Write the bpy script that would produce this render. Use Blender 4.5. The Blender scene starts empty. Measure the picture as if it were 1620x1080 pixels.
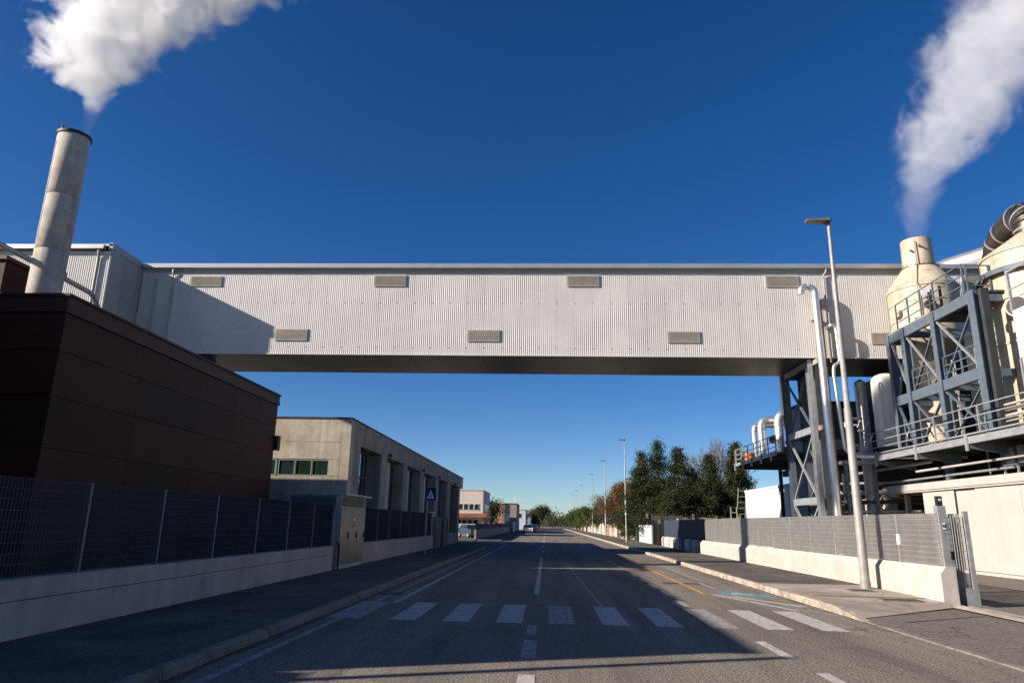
import bpy, math, random
from mathutils import Vector, Matrix
random.seed(7)
S = bpy.context.scene
col = S.collection
# ------------------------------------------------------------------ camera
cd = bpy.data.cameras.new('camera'); cam = bpy.data.objects.new('camera', cd); col.objects.link(cam)
cd.sensor_width = 36; cd.lens = 24.538; cd.clip_end = 5000; cd.clip_start = 0.1
r_ = Vector((0.9986984, 0.04746134, 0.01867947)); u_ = Vector((-0.00613455, -0.25179823, 0.96776031)); f_ = Vector((-0.05063466, 0.96661527, 0.25117933))
cam.matrix_world = Matrix(((r_.x, u_.x, -f_.x, 0), (r_.y, u_.y, -f_.y, 0), (r_.z, u_.z, -f_.z, 1.72), (0, 0, 0, 1)))
S.camera = cam
# ------------------------------------------------------------------ sky, sun, exposure
W = bpy.data.worlds.new('World'); S.world = W; W.use_nodes = True
wn = W.node_tree; wn.nodes.clear()
sky = wn.nodes.new('ShaderNodeTexSky'); sky.sky_type = 'NISHITA'; sky.sun_disc = False
SUNV = Vector((-2.13, -0.80, 1.0)).normalized()
sky.sun_elevation = math.asin(SUNV.z); sky.sun_rotation = math.atan2(SUNV.x, SUNV.y)
sky.altitude = 0; sky.air_density = 0.68; sky.dust_density = 0.35; sky.ozone_density = 2.6
bg = wn.nodes.new('ShaderNodeBackground'); bg.inputs[1].default_value = 0.068
hs = wn.nodes.new('ShaderNodeHueSaturation'); hs.inputs['Saturation'].default_value = 1.31; hs.inputs['Hue'].default_value = 0.508
wo = wn.nodes.new('ShaderNodeOutputWorld')
wn.links.new(sky.outputs[0], hs.inputs['Color']); wn.links.new(hs.outputs[0], bg.inputs[0]); wn.links.new(bg.outputs[0], wo.inputs[0])
sl = bpy.data.lights.new('sun', 'SUN'); sl.energy = 5.0; sl.angle = math.radians(0.5); sl.color = (1.0, 0.89, 0.77)
sun = bpy.data.objects.new('sun', sl); col.objects.link(sun); sun.rotation_euler = SUNV.to_track_quat('Z', 'Y').to_euler(); sun.location = (-30, -10, 40)
S.view_settings.view_transform = 'Standard'; S.view_settings.look = 'None'; S.view_settings.gamma = 1
S.view_settings.exposure = 0.85; S.view_settings.use_curve_mapping = False
S.cycles.use_denoising = True; S.cycles.max_bounces = 12; S.cycles.volume_bounces = 12; S.cycles.volume_max_steps = 256
S.cycles.transparent_max_bounces = 12

# ------------------------------------------------------------------ materials
def mat(name, c, rough=0.8, metal=0.0, var=0.15, scale=1.5, bump=0.0, bscale=30.0, stretch=(1, 1, 1), c2=None, spec=0.4, streak=0.0, fine=0.0, fscale=60.0):
    m = bpy.data.materials.new(name); m.use_nodes = True; nt = m.node_tree; N = nt.nodes; L = nt.links
    b = N['Principled BSDF']; b.inputs['Roughness'].default_value = rough; b.inputs['Metallic'].default_value = metal
    b.inputs['Specular IOR Level'].default_value = spec
    geo = N.new('ShaderNodeNewGeometry'); mp = N.new('ShaderNodeMapping'); mp.inputs['Scale'].default_value = stretch
    L.new(geo.outputs['Position'], mp.inputs[0])
    no = N.new('ShaderNodeTexNoise'); no.inputs['Scale'].default_value = scale; no.inputs['Detail'].default_value = 6; no.inputs['Roughness'].default_value = 0.6
    L.new(mp.outputs[0], no.inputs[0])
    mx = N.new('ShaderNodeMix'); mx.data_type = 'RGBA'
    c2 = c2 or tuple(x * (1 - var * 2) for x in c)
    cr = N.new('ShaderNodeMapRange'); cr.inputs[1].default_value = 0.35; cr.inputs[2].default_value = 0.68
    L.new(no.outputs[0], cr.inputs[0]); L.new(cr.outputs[0], mx.inputs[0])
    mx.inputs[6].default_value = (*[min(1, x * (1 + var * 0.5)) for x in c], 1); mx.inputs[7].default_value = (*c2, 1)
    out = mx.outputs[2]
    if streak:
        mp2 = N.new('ShaderNodeMapping'); mp2.inputs['Scale'].default_value = (5, 5, 0.25); L.new(geo.outputs['Position'], mp2.inputs[0])
        n2 = N.new('ShaderNodeTexNoise'); n2.inputs['Scale'].default_value = 1; n2.inputs['Detail'].default_value = 5; L.new(mp2.outputs[0], n2.inputs[0])
        r2 = N.new('ShaderNodeMapRange'); r2.inputs[1].default_value = 0.45; r2.inputs[2].default_value = 0.75; r2.inputs[3].default_value = 1; r2.inputs[4].default_value = 1 - streak
        L.new(n2.outputs[0], r2.inputs[0])
        m2 = N.new('ShaderNodeMix'); m2.data_type = 'RGBA'; m2.blend_type = 'MULTIPLY'; m2.inputs[0].default_value = 1
        L.new(out, m2.inputs[6]); L.new(r2.outputs[0], m2.inputs[7]); out = m2.outputs[2]
    if fine:
        n3 = N.new('ShaderNodeTexNoise'); n3.inputs['Scale'].default_value = fscale; n3.inputs['Detail'].default_value = 3; L.new(geo.outputs['Position'], n3.inputs[0])
        r3 = N.new('ShaderNodeMapRange'); r3.inputs[1].default_value = 0.3; r3.inputs[2].default_value = 0.7; r3.inputs[3].default_value = 1 - fine; r3.inputs[4].default_value = 1 + fine
        L.new(n3.outputs[0], r3.inputs[0])
        m3 = N.new('ShaderNodeMix'); m3.data_type = 'RGBA'; m3.blend_type = 'MULTIPLY'; m3.inputs[0].default_value = 1
        L.new(out, m3.inputs[6]); L.new(r3.outputs[0], m3.inputs[7]); out = m3.outputs[2]
    L.new(out, b.inputs['Base Color'])
    if bump:
        n4 = N.new('ShaderNodeTexNoise'); n4.inputs['Scale'].default_value = bscale; n4.inputs['Detail'].default_value = 4; L.new(mp.outputs[0], n4.inputs[0])
        bp = N.new('ShaderNodeBump'); bp.inputs['Strength'].default_value = bump; bp.inputs['Distance'].default_value = 0.02
        L.new(n4.outputs[0], bp.inputs['Height']); L.new(bp.outputs[0], b.inputs['Normal'])
    m['out'] = 1
    return m

M = {}
M['asphalt'] = mat('asphalt', (0.210, 0.182, 0.153), 0.95, var=0.10, scale=0.5, bump=0.9, bscale=60, fine=0.5, fscale=26, stretch=(1, 0.25, 1), spec=0.1)
def wear(m, tracks):
    nt = m.node_tree; N = nt.nodes; L = nt.links; b = N['Principled BSDF']; src = b.inputs['Base Color'].links[0].from_socket
    g = N.new('ShaderNodeNewGeometry'); no = N.new('ShaderNodeTexNoise'); no.inputs['Scale'].default_value = 1.1; no.inputs['Detail'].default_value = 5; L.new(g.outputs['Position'], no.inputs[0])
    mx = N.new('ShaderNodeMix'); mx.data_type = 'RGBA'; mx.inputs[0].default_value = .55; L.new(g.outputs['Position'], mx.inputs[6]); L.new(no.outputs['Color'], mx.inputs[7])
    vo = N.new('ShaderNodeTexVoronoi'); vo.feature = 'DISTANCE_TO_EDGE'; vo.inputs['Scale'].default_value = .9; L.new(mx.outputs[2], vo.inputs[0])
    r = N.new('ShaderNodeMapRange'); r.inputs[1].default_value = .004; r.inputs[2].default_value = .016; r.inputs[3].default_value = 1; r.inputs[4].default_value = 0; L.new(vo.outputs[0], r.inputs[0])
    n2 = N.new('ShaderNodeTexNoise'); n2.inputs['Scale'].default_value = .23; n2.inputs['Detail'].default_value = 3; L.new(g.outputs['Position'], n2.inputs[0])
    r2 = N.new('ShaderNodeMapRange'); r2.inputs[1].default_value = .50; r2.inputs[2].default_value = .60; r2.inputs[3].default_value = 0; r2.inputs[4].default_value = .55; L.new(n2.outputs[0], r2.inputs[0])
    mu = N.new('ShaderNodeMath'); mu.operation = 'MULTIPLY'; L.new(r.outputs[0], mu.inputs[0]); L.new(r2.outputs[0], mu.inputs[1])
    m2 = N.new('ShaderNodeMix'); m2.data_type = 'RGBA'; L.new(mu.outputs[0], m2.inputs[0]); L.new(src, m2.inputs[6]); m2.inputs[7].default_value = (.05, .045, .04, 1)
    out = m2.outputs[2]
    # blotches, old stains and (on the road) paler wheel tracks
    mp = N.new('ShaderNodeMapping'); mp.inputs['Scale'].default_value = (1.6, .10, 1) if tracks else (.7, .7, 1); L.new(g.outputs['Position'], mp.inputs[0])
    n3 = N.new('ShaderNodeTexNoise'); n3.inputs['Scale'].default_value = 1.0; n3.inputs['Detail'].default_value = 6; n3.inputs['Roughness'].default_value = .65; L.new(mp.outputs[0], n3.inputs[0])
    r3 = N.new('ShaderNodeMapRange'); r3.inputs[1].default_value = .35; r3.inputs[2].default_value = .65; r3.inputs[3].default_value = .78; r3.inputs[4].default_value = 1.18; L.new(n3.outputs[0], r3.inputs[0])
    n4 = N.new('ShaderNodeTexNoise'); n4.inputs['Scale'].default_value = .55; n4.inputs['Detail'].default_value = 7; n4.inputs['Roughness'].default_value = .7; L.new(g.outputs['Position'], n4.inputs[0])
    r4 = N.new('ShaderNodeMapRange'); r4.inputs[1].default_value = .56; r4.inputs[2].default_value = .70; r4.inputs[3].default_value = 1; r4.inputs[4].default_value = .72; L.new(n4.outputs[0], r4.inputs[0])
    for q in (r3, r4):
        m3 = N.new('ShaderNodeMix'); m3.data_type = 'RGBA'; m3.blend_type = 'MULTIPLY'; m3.inputs[0].default_value = 1; L.new(out, m3.inputs[6]); L.new(q.outputs[0], m3.inputs[7]); out = m3.outputs[2]
    L.new(out, b.inputs['Base Color'])
wear(M['asphalt'], True)
M['asphalt_path'] = mat('asphalt_path', (0.125, 0.115, 0.100), 0.92, var=0.12, scale=0.8, bump=0.6, bscale=90, fine=0.35, fscale=28, spec=0.1)
M['drive'] = mat('driveway_asphalt', (0.20, 0.175, 0.148), 0.92, var=0.10, scale=0.7, bump=0.7, bscale=90, fine=0.45, fscale=26, spec=0.1)
wear(M['drive'], False); wear(M['asphalt_path'], False)
M['patch'] = mat('asphalt_patch', (0.085, 0.078, 0.072), 0.92, var=0.12, scale=0.8, bump=0.6, bscale=90, fine=0.35, fscale=28, spec=0.1)
M['ground'] = mat('ground', (0.13, 0.12, 0.09), 0.95, var=0.2, scale=0.1, c2=(0.07, 0.085, 0.04))
M['pave_concrete'] = mat('pavement_concrete', (0.36, 0.30, 0.245), 0.92, var=0.12, scale=1.2, bump=0.4, bscale=60, fine=0.14, fscale=35)
wear(M['pave_concrete'], False)
M['kerb'] = mat('kerb_stone', (0.42, 0.36, 0.29), 0.9, var=0.25, scale=3.0, bump=0.5, bscale=25, c2=(0.20, 0.155, 0.13), fine=0.2, fscale=25)
M['kerb_grey'] = mat('kerb_grey', (0.20, 0.18, 0.16), 0.9, var=0.2, scale=3.0, bump=0.5, bscale=25, fine=0.2, fscale=25)
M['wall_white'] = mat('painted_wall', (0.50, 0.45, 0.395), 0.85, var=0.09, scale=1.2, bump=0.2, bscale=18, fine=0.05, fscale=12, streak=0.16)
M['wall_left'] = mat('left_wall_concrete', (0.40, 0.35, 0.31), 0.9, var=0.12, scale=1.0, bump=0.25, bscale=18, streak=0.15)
M['white_paint'] = mat('white_render', (0.60, 0.58, 0.55), 0.8, var=0.05, scale=1.0, streak=0.12)
M['cream_panel'] = mat('cream_panel', (0.44, 0.415, 0.38), 0.7, var=0.05, scale=1.0, streak=0.10)
M['cladding'] = mat('white_cladding', (0.545, 0.53, 0.51), 0.6, var=0.05, scale=0.5, streak=0.07, spec=0.5)
M['cladding_grey'] = mat('grey_cladding', (0.33, 0.34, 0.335), 0.5, var=0.05, scale=0.6, streak=0.08)
M['flash'] = mat('metal_flashing', (0.55, 0.53, 0.50), 0.35, 0.6, var=0.05)
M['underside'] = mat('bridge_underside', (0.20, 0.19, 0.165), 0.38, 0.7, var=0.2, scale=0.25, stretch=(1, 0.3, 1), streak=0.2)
def vary(m, amt):                     # small shade differences from sheet to sheet
    nt = m.node_tree; N = nt.nodes; L = nt.links; b = N['Principled BSDF']; src = b.inputs['Base Color'].links[0].from_socket
    oi = N.new('ShaderNodeObjectInfo'); r = N.new('ShaderNodeMapRange'); r.inputs[3].default_value = 1 - amt; r.inputs[4].default_value = 1 + amt; L.new(oi.outputs['Random'], r.inputs[0])
    m3 = N.new('ShaderNodeMix'); m3.data_type = 'RGBA'; m3.blend_type = 'MULTIPLY'; m3.inputs[0].default_value = 1; L.new(src, m3.inputs[6]); L.new(r.outputs[0], m3.inputs[7]); L.new(m3.outputs[2], b.inputs['Base Color'])
vary(M['cladding'], .035)
M['galv'] = mat('galvanised_steel', (0.42, 0.42, 0.41), 0.5, 0.5, var=0.12, scale=6, spec=0.5)
M['galv_light'] = mat('pole_grey', (0.33, 0.32, 0.30), 0.6, 0.2, var=0.12, scale=4)
M['shiny'] = mat('stainless', (0.74, 0.72, 0.69), 0.36, 0.85, var=0.06, scale=3, bump=0.1, bscale=8)
M['duct_dark'] = mat('sooty_duct', (0.13, 0.11, 0.09), 0.42, 0.8, var=0.35, scale=1.6, c2=(0.08, 0.065, 0.05), streak=0.3)
M['steel_blue'] = mat('blue_grey_steel', (0.105, 0.135, 0.17), 0.55, 0.1, var=0.12, scale=3)
M['steel_grey'] = mat('light_grey_steel', (0.30, 0.31, 0.32), 0.5, 0.2, var=0.12, scale=3)
M['cream_tank'] = mat('cream_fibreglass', (0.54, 0.47, 0.36), 0.5, var=0.08, scale=1.2, streak=0.22, c2=(0.38, 0.31, 0.22))
M['white_tank'] = mat('white_tank', (0.58, 0.55, 0.50), 0.4, var=0.05, scale=1.2, streak=0.12)
M['chimney'] = mat('concrete_chimney', (0.46, 0.42, 0.36), 0.85, var=0.15, scale=1.6, bump=0.3, bscale=14, streak=0.25, fine=0.08, fscale=10)
M['concrete'] = mat('weathered_concrete', (0.46, 0.40, 0.32), 0.92, var=0.14, scale=1.3, bump=0.3, bscale=20, streak=0.28, c2=(0.34, 0.29, 0.22), fine=0.08, fscale=12)
M['concrete_dark'] = mat('stained_concrete', (0.30, 0.27, 0.23), 0.92, var=0.15, scale=1.3, bump=0.3, bscale=20, streak=0.4)
M['maroon'] = mat('maroon_panel', (0.042, 0.010, 0.007), 0.6, 0.0, var=0.12, scale=0.7, spec=0.2)
M['maroon_trim'] = mat('maroon_trim', (0.060, 0.022, 0.018), 0.55, 0.0, var=0.1, scale=1, spec=0.25)
vary(M['maroon'], .22); vary(M['concrete'], .06)
M['black'] = mat('black_rubber', (0.02, 0.02, 0.02), 0.6, var=0.1)
M['dark_clad'] = mat('dark_cladding', (0.035, 0.038, 0.042), 0.7, var=0.2, scale=1)
M['blue_clad'] = mat('blue_grey_cladding', (0.11, 0.13, 0.16), 0.6, var=0.08, scale=1)
M['navy'] = mat('navy_shade', (0.012, 0.03, 0.055), 0.5, var=0.2, scale=1)  # dark colour carries the shade on the fence and wall behind
M['louvre'] = mat('louvre_grille', (0.44, 0.40, 0.35), 0.6, var=0.08, scale=3)
M['glass'] = mat('window_glass', (0.02, 0.035, 0.035), 0.06, var=0.1, spec=0.9)
M['glass_mirror'] = mat('reflective_glass', (0.30, 0.42, 0.42), 0.05, 0.9, var=0.08)
M['green_glass'] = mat('green_blind_glass', (0.012, 0.042, 0.022), 0.25, var=0.35, scale=2.5, stretch=(3, 3, 0.5), spec=0.7)
M['frame_grey'] = mat('grey_window_frame', (0.26, 0.28, 0.26), 0.5, var=0.05)
M['shutter'] = mat('pale_shutter', (0.45, 0.44, 0.47), 0.6, var=0.08)
M['bricks'] = mat('orange_brick', (0.42, 0.23, 0.14), 0.9, var=0.15, scale=2)
M['bricks_dark'] = mat('grey_brown_render', (0.30, 0.25, 0.21), 0.9, var=0.1, scale=2)
M['pink'] = mat('pale_pink_render', (0.58, 0.50, 0.44), 0.9, var=0.05, scale=1)
M['bluewhite'] = mat('pale_blue_render', (0.52, 0.56, 0.60), 0.9, var=0.05, scale=1)
M['redroof'] = mat('red_canopy', (0.22, 0.075, 0.045), 0.8, var=0.2, scale=1)
M['beige_sheet'] = mat('beige_sheet', (0.36, 0.31, 0.25), 0.7, var=0.05, scale=1)
M['yellow'] = mat('yellow_paint', (0.60, 0.42, 0.05), 0.6, var=0.1, scale=2)
M['orange'] = mat('orange_plastic', (0.60, 0.14, 0.03), 0.6, var=0.1, scale=2)
M['rust'] = mat('rusty_orange', (0.40, 0.20, 0.08), 0.8, var=0.3, scale=4)
M['rail_cream'] = mat('stone_wall', (0.25, 0.20, 0.16), 0.95, var=0.3, scale=1.5, bump=0.5, bscale=6)
M['timber'] = mat('weathered_timber', (0.22, 0.17, 0.12), 0.9, var=0.2, scale=3)
M['carpaint'] = mat('blue_grey_car_paint', (0.05, 0.08, 0.12), 0.25, 0.4, var=0.02)
M['carwhite'] = mat('white_car_paint', (0.70, 0.70, 0.70), 0.3, 0.0, var=0.02)
M['tyre'] = mat('tyre', (0.02, 0.02, 0.02), 0.9)
M['signblue'] = mat('sign_blue', (0.008, 0.018, 0.13), 0.5, var=0.02)
M['signwhite'] = mat('sign_white', (0.75, 0.75, 0.75), 0.5, var=0.02)
M['bark'] = mat('bark', (0.10, 0.075, 0.05), 0.95, var=0.3, scale=4, bump=0.6, bscale=12)
M['bark_pale'] = mat('pale_twigs', (0.10, 0.085, 0.07), 0.95, var=0.2, scale=4)
M['light_head'] = mat('lamp_head', (0.16, 0.15, 0.14), 0.5, 0.3, var=0.1)
M['lens'] = mat('lamp_lens', (0.5, 0.5, 0.48), 0.2, var=0.1)
M['gate_white'] = mat('pale_gate', (0.52, 0.55, 0.58), 0.5, var=0.04)
M['olive'] = mat('dark_screen', (0.018, 0.022, 0.018), 0.8, var=0.2)

def paintmat(name, c, wear, scale=9.0):
    # worn road paint: the paint is missing in patches where the asphalt shows through
    m = bpy.data.materials.new(name); m.use_nodes = True; nt = m.node_tree; N = nt.nodes; L = nt.links
    b = N['Principled BSDF']; b.inputs['Roughness'].default_value = 0.85; b.inputs['Specular IOR Level'].default_value = 0.25
    g = N.new('ShaderNodeNewGeometry'); no = N.new('ShaderNodeTexNoise'); no.inputs['Scale'].default_value = scale; no.inputs['Detail'].default_value = 8; no.inputs['Roughness'].default_value = 0.75
    mp = N.new('ShaderNodeMapping'); mp.inputs['Scale'].default_value = (1, 0.45, 1)
    L.new(g.outputs['Position'], mp.inputs[0]); L.new(mp.outputs[0], no.inputs[0])
    r = N.new('ShaderNodeMapRange'); r.inputs[1].default_value = wear - 0.12; r.inputs[2].default_value = wear + 0.12; L.new(no.outputs[0], r.inputs[0])
    fn = N.new('ShaderNodeTexNoise'); fn.inputs['Scale'].default_value = 60; L.new(g.outputs['Position'], fn.inputs[0])
    fr = N.new('ShaderNodeMapRange'); fr.inputs[1].default_value = .3; fr.inputs[2].default_value = .7; fr.inputs[3].default_value = .7; fr.inputs[4].default_value = 1.25; L.new(fn.outputs[0], fr.inputs[0])
    mx = N.new('ShaderNodeMix'); mx.data_type = 'RGBA'; L.new(r.outputs[0], mx.inputs[0]); mx.inputs[6].default_value = (*c, 1); mx.inputs[7].default_value = (0.15, 0.138, 0.125, 1)
    mm = N.new('ShaderNodeMix'); mm.data_type = 'RGBA'; mm.blend_type = 'MULTIPLY'; mm.inputs[0].default_value = 1; L.new(mx.outputs[2], mm.inputs[6]); L.new(fr.outputs[0], mm.inputs[7])
    L.new(mm.outputs[2], b.inputs['Base Color'])
    return m
M['line_white'] = paintmat('worn_white_road_paint', (0.46, 0.43, 0.40), 0.60)
M['line_faint'] = paintmat('faded_white_road_paint', (0.36, 0.335, 0.31), 0.54)
M['line_yellow'] = paintmat('worn_yellow_road_paint', (0.50, 0.29, 0.05), 0.66)
M['line_blue'] = paintmat('worn_blue_road_paint', (0.12, 0.27, 0.34), 0.57, 6)

def leafmat(name, c1, c2, c3=None):
    m = bpy.data.materials.new(name); m.use_nodes = True; nt = m.node_tree; N = nt.nodes; L = nt.links
    b = N['Principled BSDF']; b.inputs['Roughness'].default_value = 0.6; b.inputs['Specular IOR Level'].default_value = 0.25
    g = N.new('ShaderNodeNewGeometry'); no = N.new('ShaderNodeTexNoise'); no.inputs['Scale'].default_value = 0.9; no.inputs['Detail'].default_value = 4
    L.new(g.outputs['Position'], no.inputs[0])
    cr = N.new('ShaderNodeValToRGB'); cr.color_ramp.elements[0].position = 0.35; cr.color_ramp.elements[1].position = 0.65
    cr.color_ramp.elements[0].color = (*c1, 1); cr.color_ramp.elements[1].color = (*c2, 1)
    if c3: e = cr.color_ramp.elements.new(0.75); e.color = (*c3, 1)
    ad = N.new('ShaderNodeMath'); ad.operation = 'ADD'; rr = N.new('ShaderNodeMath'); rr.operation = 'MULTIPLY_ADD'; rr.inputs[1].default_value = 0.35; rr.inputs[2].default_value = -0.17
    L.new(g.outputs['Random Per Island'], rr.inputs[0]); L.new(no.outputs[0], ad.inputs[0]); L.new(rr.outputs[0], ad.inputs[1])
    L.new(ad.outputs[0], cr.inputs[0]); L.new(cr.outputs[0], b.inputs['Base Color'])
    t = N.new('ShaderNodeBsdfTranslucent'); L.new(cr.outputs[0], t.inputs[0]); ms = N.new('ShaderNodeMixShader'); ms.inputs[0].default_value = 0.3
    L.new(b.outputs[0], ms.inputs[1]); L.new(t.outputs[0], ms.inputs[2]); L.new(ms.outputs[0], N['Material Output'].inputs[0])
    return m
M['leaf_conifer'] = leafmat('dark_conifer_foliage', (0.020, 0.030, 0.012), (0.060, 0.075, 0.022), (0.10, 0.08, 0.03))
M['leaf_green'] = leafmat('green_foliage', (0.04, 0.06, 0.015), (0.10, 0.13, 0.03))
M['leaf_autumn'] = leafmat('autumn_foliage', (0.10, 0.045, 0.02), (0.20, 0.09, 0.03), (0.38, 0.24, 0.03))
M['leaf_hedge'] = leafmat('olive_foliage', (0.035, 0.05, 0.015), (0.09, 0.10, 0.03), (0.16, 0.10, 0.03))

# ------------------------------------------------------------------ builders
WL = {}
def wl(o):
    return WL.get(o.name, Vector((0, 0, 0))) if o else Vector((0, 0, 0))
class MB:
    def __init__(s): s.v = []; s.f = []; s.smooth = set()
    def quad(s, *p):
        n = len(s.v); s.v += [tuple(q) for q in p]; s.f.append(tuple(range(n, n + len(p)))); return s
    def box(s, x0, x1, y0, y1, z0, z1):
        n = len(s.v); s.v += [(x, y, z) for z in (z0, z1) for x, y in ((x0, y0), (x1, y0), (x1, y1), (x0, y1))]
        for f in ((0, 3, 2, 1), (4, 5, 6, 7), (0, 1, 5, 4), (1, 2, 6, 5), (2, 3, 7, 6), (3, 0, 4, 7)): s.f.append(tuple(n + i for i in f))
        return s
    def prism(s, poly, z0, z1):
        n = len(s.v); k = len(poly); s.v += [(x, y, z0) for x, y in poly] + [(x, y, z1) for x, y in poly]
        s.f.append(tuple(n + i for i in reversed(range(k)))); s.f.append(tuple(n + k + i for i in range(k)))
        for i in range(k): j = (i + 1) % k; s.f.append((n + i, n + j, n + k + j, n + k + i))
        return s
    def extrude_y(s, prof, y0, y1):       # prof: (x,z) points
        n = len(s.v); k = len(prof); s.v += [(x, y0, z) for x, z in prof] + [(x, y1, z) for x, z in prof]
        s.f.append(tuple(n + i for i in range(k))); s.f.append(tuple(n + k + i for i in reversed(range(k))))
        for i in range(k): j = (i + 1) % k; s.f.append((n + j, n + i, n + k + i, n + k + j))
        return s
    def extrude_x(s, prof, x0, x1):       # prof: (y,z)
        n = len(s.v); k = len(prof); s.v += [(x0, y, z) for y, z in prof] + [(x1, y, z) for y, z in prof]
        s.f.append(tuple(n + i for i in reversed(range(k)))); s.f.append(tuple(n + k + i for i in range(k)))
        for i in range(k): j = (i + 1) % k; s.f.append((n + i, n + j, n + k + j, n + k + i))
        return s
    def beam(s, p, q, w=0.1, h=None, up=(0, 0, 1)):
        h = h or w; p = Vector(p); q = Vector(q); d = (q - p).normalized(); up = Vector(up)
        if abs(d.dot(up)) > 0.98: up = Vector((0, 1, 0))
        a = d.cross(up).normalized() * w / 2; b = a.cross(d).normalized() * h / 2
        n = len(s.v)
        for c in (p, q): s.v += [tuple(c + i * a + j * b) for i, j in ((-1, -1), (1, -1), (1, 1), (-1, 1))]
        for f in ((0, 1, 2, 3), (7, 6, 5, 4), (0, 4, 5, 1), (1, 5, 6, 2), (2, 6, 7, 3), (3, 7, 4, 0)): s.f.append(tuple(n + i for i in f))
        return s
    def tube(s, path, r, seg=10, caps=True):
        path = [Vector(p) for p in path]; rs = r if isinstance(r, (list, tuple)) else [r] * len(path)
        base = len(s.v); prev = None
        for i, p in enumerate(path):
            d = ((path[i + 1] - p) if i < len(path) - 1 else (p - path[i - 1]))
            if 0 < i < len(path) - 1: d = (path[i + 1] - p).normalized() + (p - path[i - 1]).normalized()
            d.normalize()
            if prev is None: a = d.orthogonal().normalized()
            else: a = (prev - d * prev.dot(d)).normalized()
            prev = a; b = d.cross(a)
            for k in range(seg):
                t = 2 * math.pi * k / seg; s.v.append(tuple(p + (a * math.cos(t) + b * math.sin(t)) * rs[i]))
        for i in range(len(path) - 1):
            for k in range(seg):
                k2 = (k + 1) % seg; s.smooth.add(len(s.f)); s.f.append((base + i * seg + k, base + i * seg + k2, base + (i + 1) * seg + k2, base + (i + 1) * seg + k))
        if caps:
            s.f.append(tuple(base + k for k in reversed(range(seg)))); s.f.append(tuple(base + (len(path) - 1) * seg + k for k in range(seg)))
        return s
    def lathe(s, prof, c, seg=40):        # prof: (r,z) from bottom to top
        base = len(s.v)
        for r, z in prof:
            for k in range(seg): t = 2 * math.pi * k / seg; s.v.append((c[0] + r * math.cos(t), c[1] + r * math.sin(t), z))
        for i in range(len(prof) - 1):
            for k in range(seg):
                k2 = (k + 1) % seg; s.smooth.add(len(s.f)); s.f.append((base + i * seg + k, base + i * seg + k2, base + (i + 1) * seg + k2, base + (i + 1) * seg + k))
        return s
    def build(s, name, m, parent=None, kind=None, label=None, base=True):
        xs = [p[0] for p in s.v]; ys = [p[1] for p in s.v]; zs = [p[2] for p in s.v]
        c = Vector(((min(xs) + max(xs)) / 2, (min(ys) + max(ys)) / 2, min(zs)))
        me = bpy.data.meshes.new(name); me.from_pydata([(x - c.x, y - c.y, z - c.z) for x, y, z in s.v], [], s.f)
        me.materials.append(M[m] if isinstance(m, str) else m)
        if s.smooth:
            me.polygons.foreach_set('use_smooth', [i in s.smooth for i in range(len(s.f))])
            try: me.set_sharp_from_angle(angle=math.radians(50))
            except Exception: pass
        me.update()
        o = bpy.data.objects.new(name, me); col.objects.link(o); o.location = c - wl(parent); o.parent = parent
        WL[o.name] = c
        if kind: o['kind'] = kind
        if label: o['label'] = label
        return o
def thing(name, label, cat, loc, group=None):
    o = bpy.data.objects.new(name, None); col.objects.link(o); o.location = loc; o.empty_display_size = 0.3
    WL[o.name] = Vector(loc); o['label'] = label; o['category'] = cat
    if group: o['group'] = group
    return o
def tag(o, label, cat, group=None):
    o['label'] = label; o['category'] = cat
    if group: o['group'] = group
    return o
def copy_part(o, parent, world):          # a copy of one mesh piece at a world position
    c = o.copy(); col.objects.link(c); c.parent = parent; c.location = Vector(world) - wl(parent); WL[c.name] = Vector(world); return c
def dup(root, loc, label=None, cat=None):
    c = root.copy(); col.objects.link(c); c.location = loc; WL[c.name] = Vector(loc)
    if label: c['label'] = label
    for ch in list(root.children):
        d = ch.copy(); col.objects.link(d); d.parent = c
        for g in list(ch.children):
            e = g.copy(); col.objects.link(e); e.parent = d
    return c
def bend(p0, p1, p2, r, n=6):             # rounded corner points between p0-p1-p2
    p0, p1, p2 = map(Vector, (p0, p1, p2)); a = p1 + (p0 - p1).normalized() * r; b = p1 + (p2 - p1).normalized() * r
    return [a * (1 - t) ** 2 + p1 * 2 * t * (1 - t) + b * t * t for t in [i / n for i in range(n + 1)]]
def rounded(path, r, n=6):
    out = [Vector(path[0])]
    for i in range(1, len(path) - 1): out += bend(path[i - 1], path[i], path[i + 1], r, n)
    return out + [Vector(path[-1])]

# ================================================================== SETTING
MB().quad((-900, -200, -0.03), (900, -200, -0.03), (900, 2500, -0.03), (-900, 2500, -0.03)).build('ground', 'ground', kind='structure')
road = MB().quad((-4.12, -30, 0), (6.12, -30, 0), (6.12, 900, 0), (-4.12, 900, 0)).build('road', 'asphalt', kind='structure')
MB().quad((-40, -30, -0.012), (-4.5, -30, -0.012), (-4.5, 140, -0.012), (-40, 140, -0.012)).build('yard', 'asphalt_path', kind='structure')
MB().quad((6.4, -30, -0.012), (45, -30, -0.012), (45, 66, -0.012), (6.4, 66, -0.012)).build('yard', 'drive', kind='structure')
# side road mouth on the left, lit strip beyond the concrete building
MB().quad((-40, 62, -0.004), (-4.12, 62, -0.004), (-4.12, 69, -0.004), (-40, 69, -0.004)).build('side_road', 'asphalt', kind='structure')
pl = MB().box(-6.95, -4.27, -30, 50, 0.0, 0.12).build('pavement', 'asphalt_path', kind='structure')
MB().box(-6.95, -4.27, 70, 300, 0.0, 0.12).build('pavement', 'asphalt_path', kind='structure')
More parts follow.
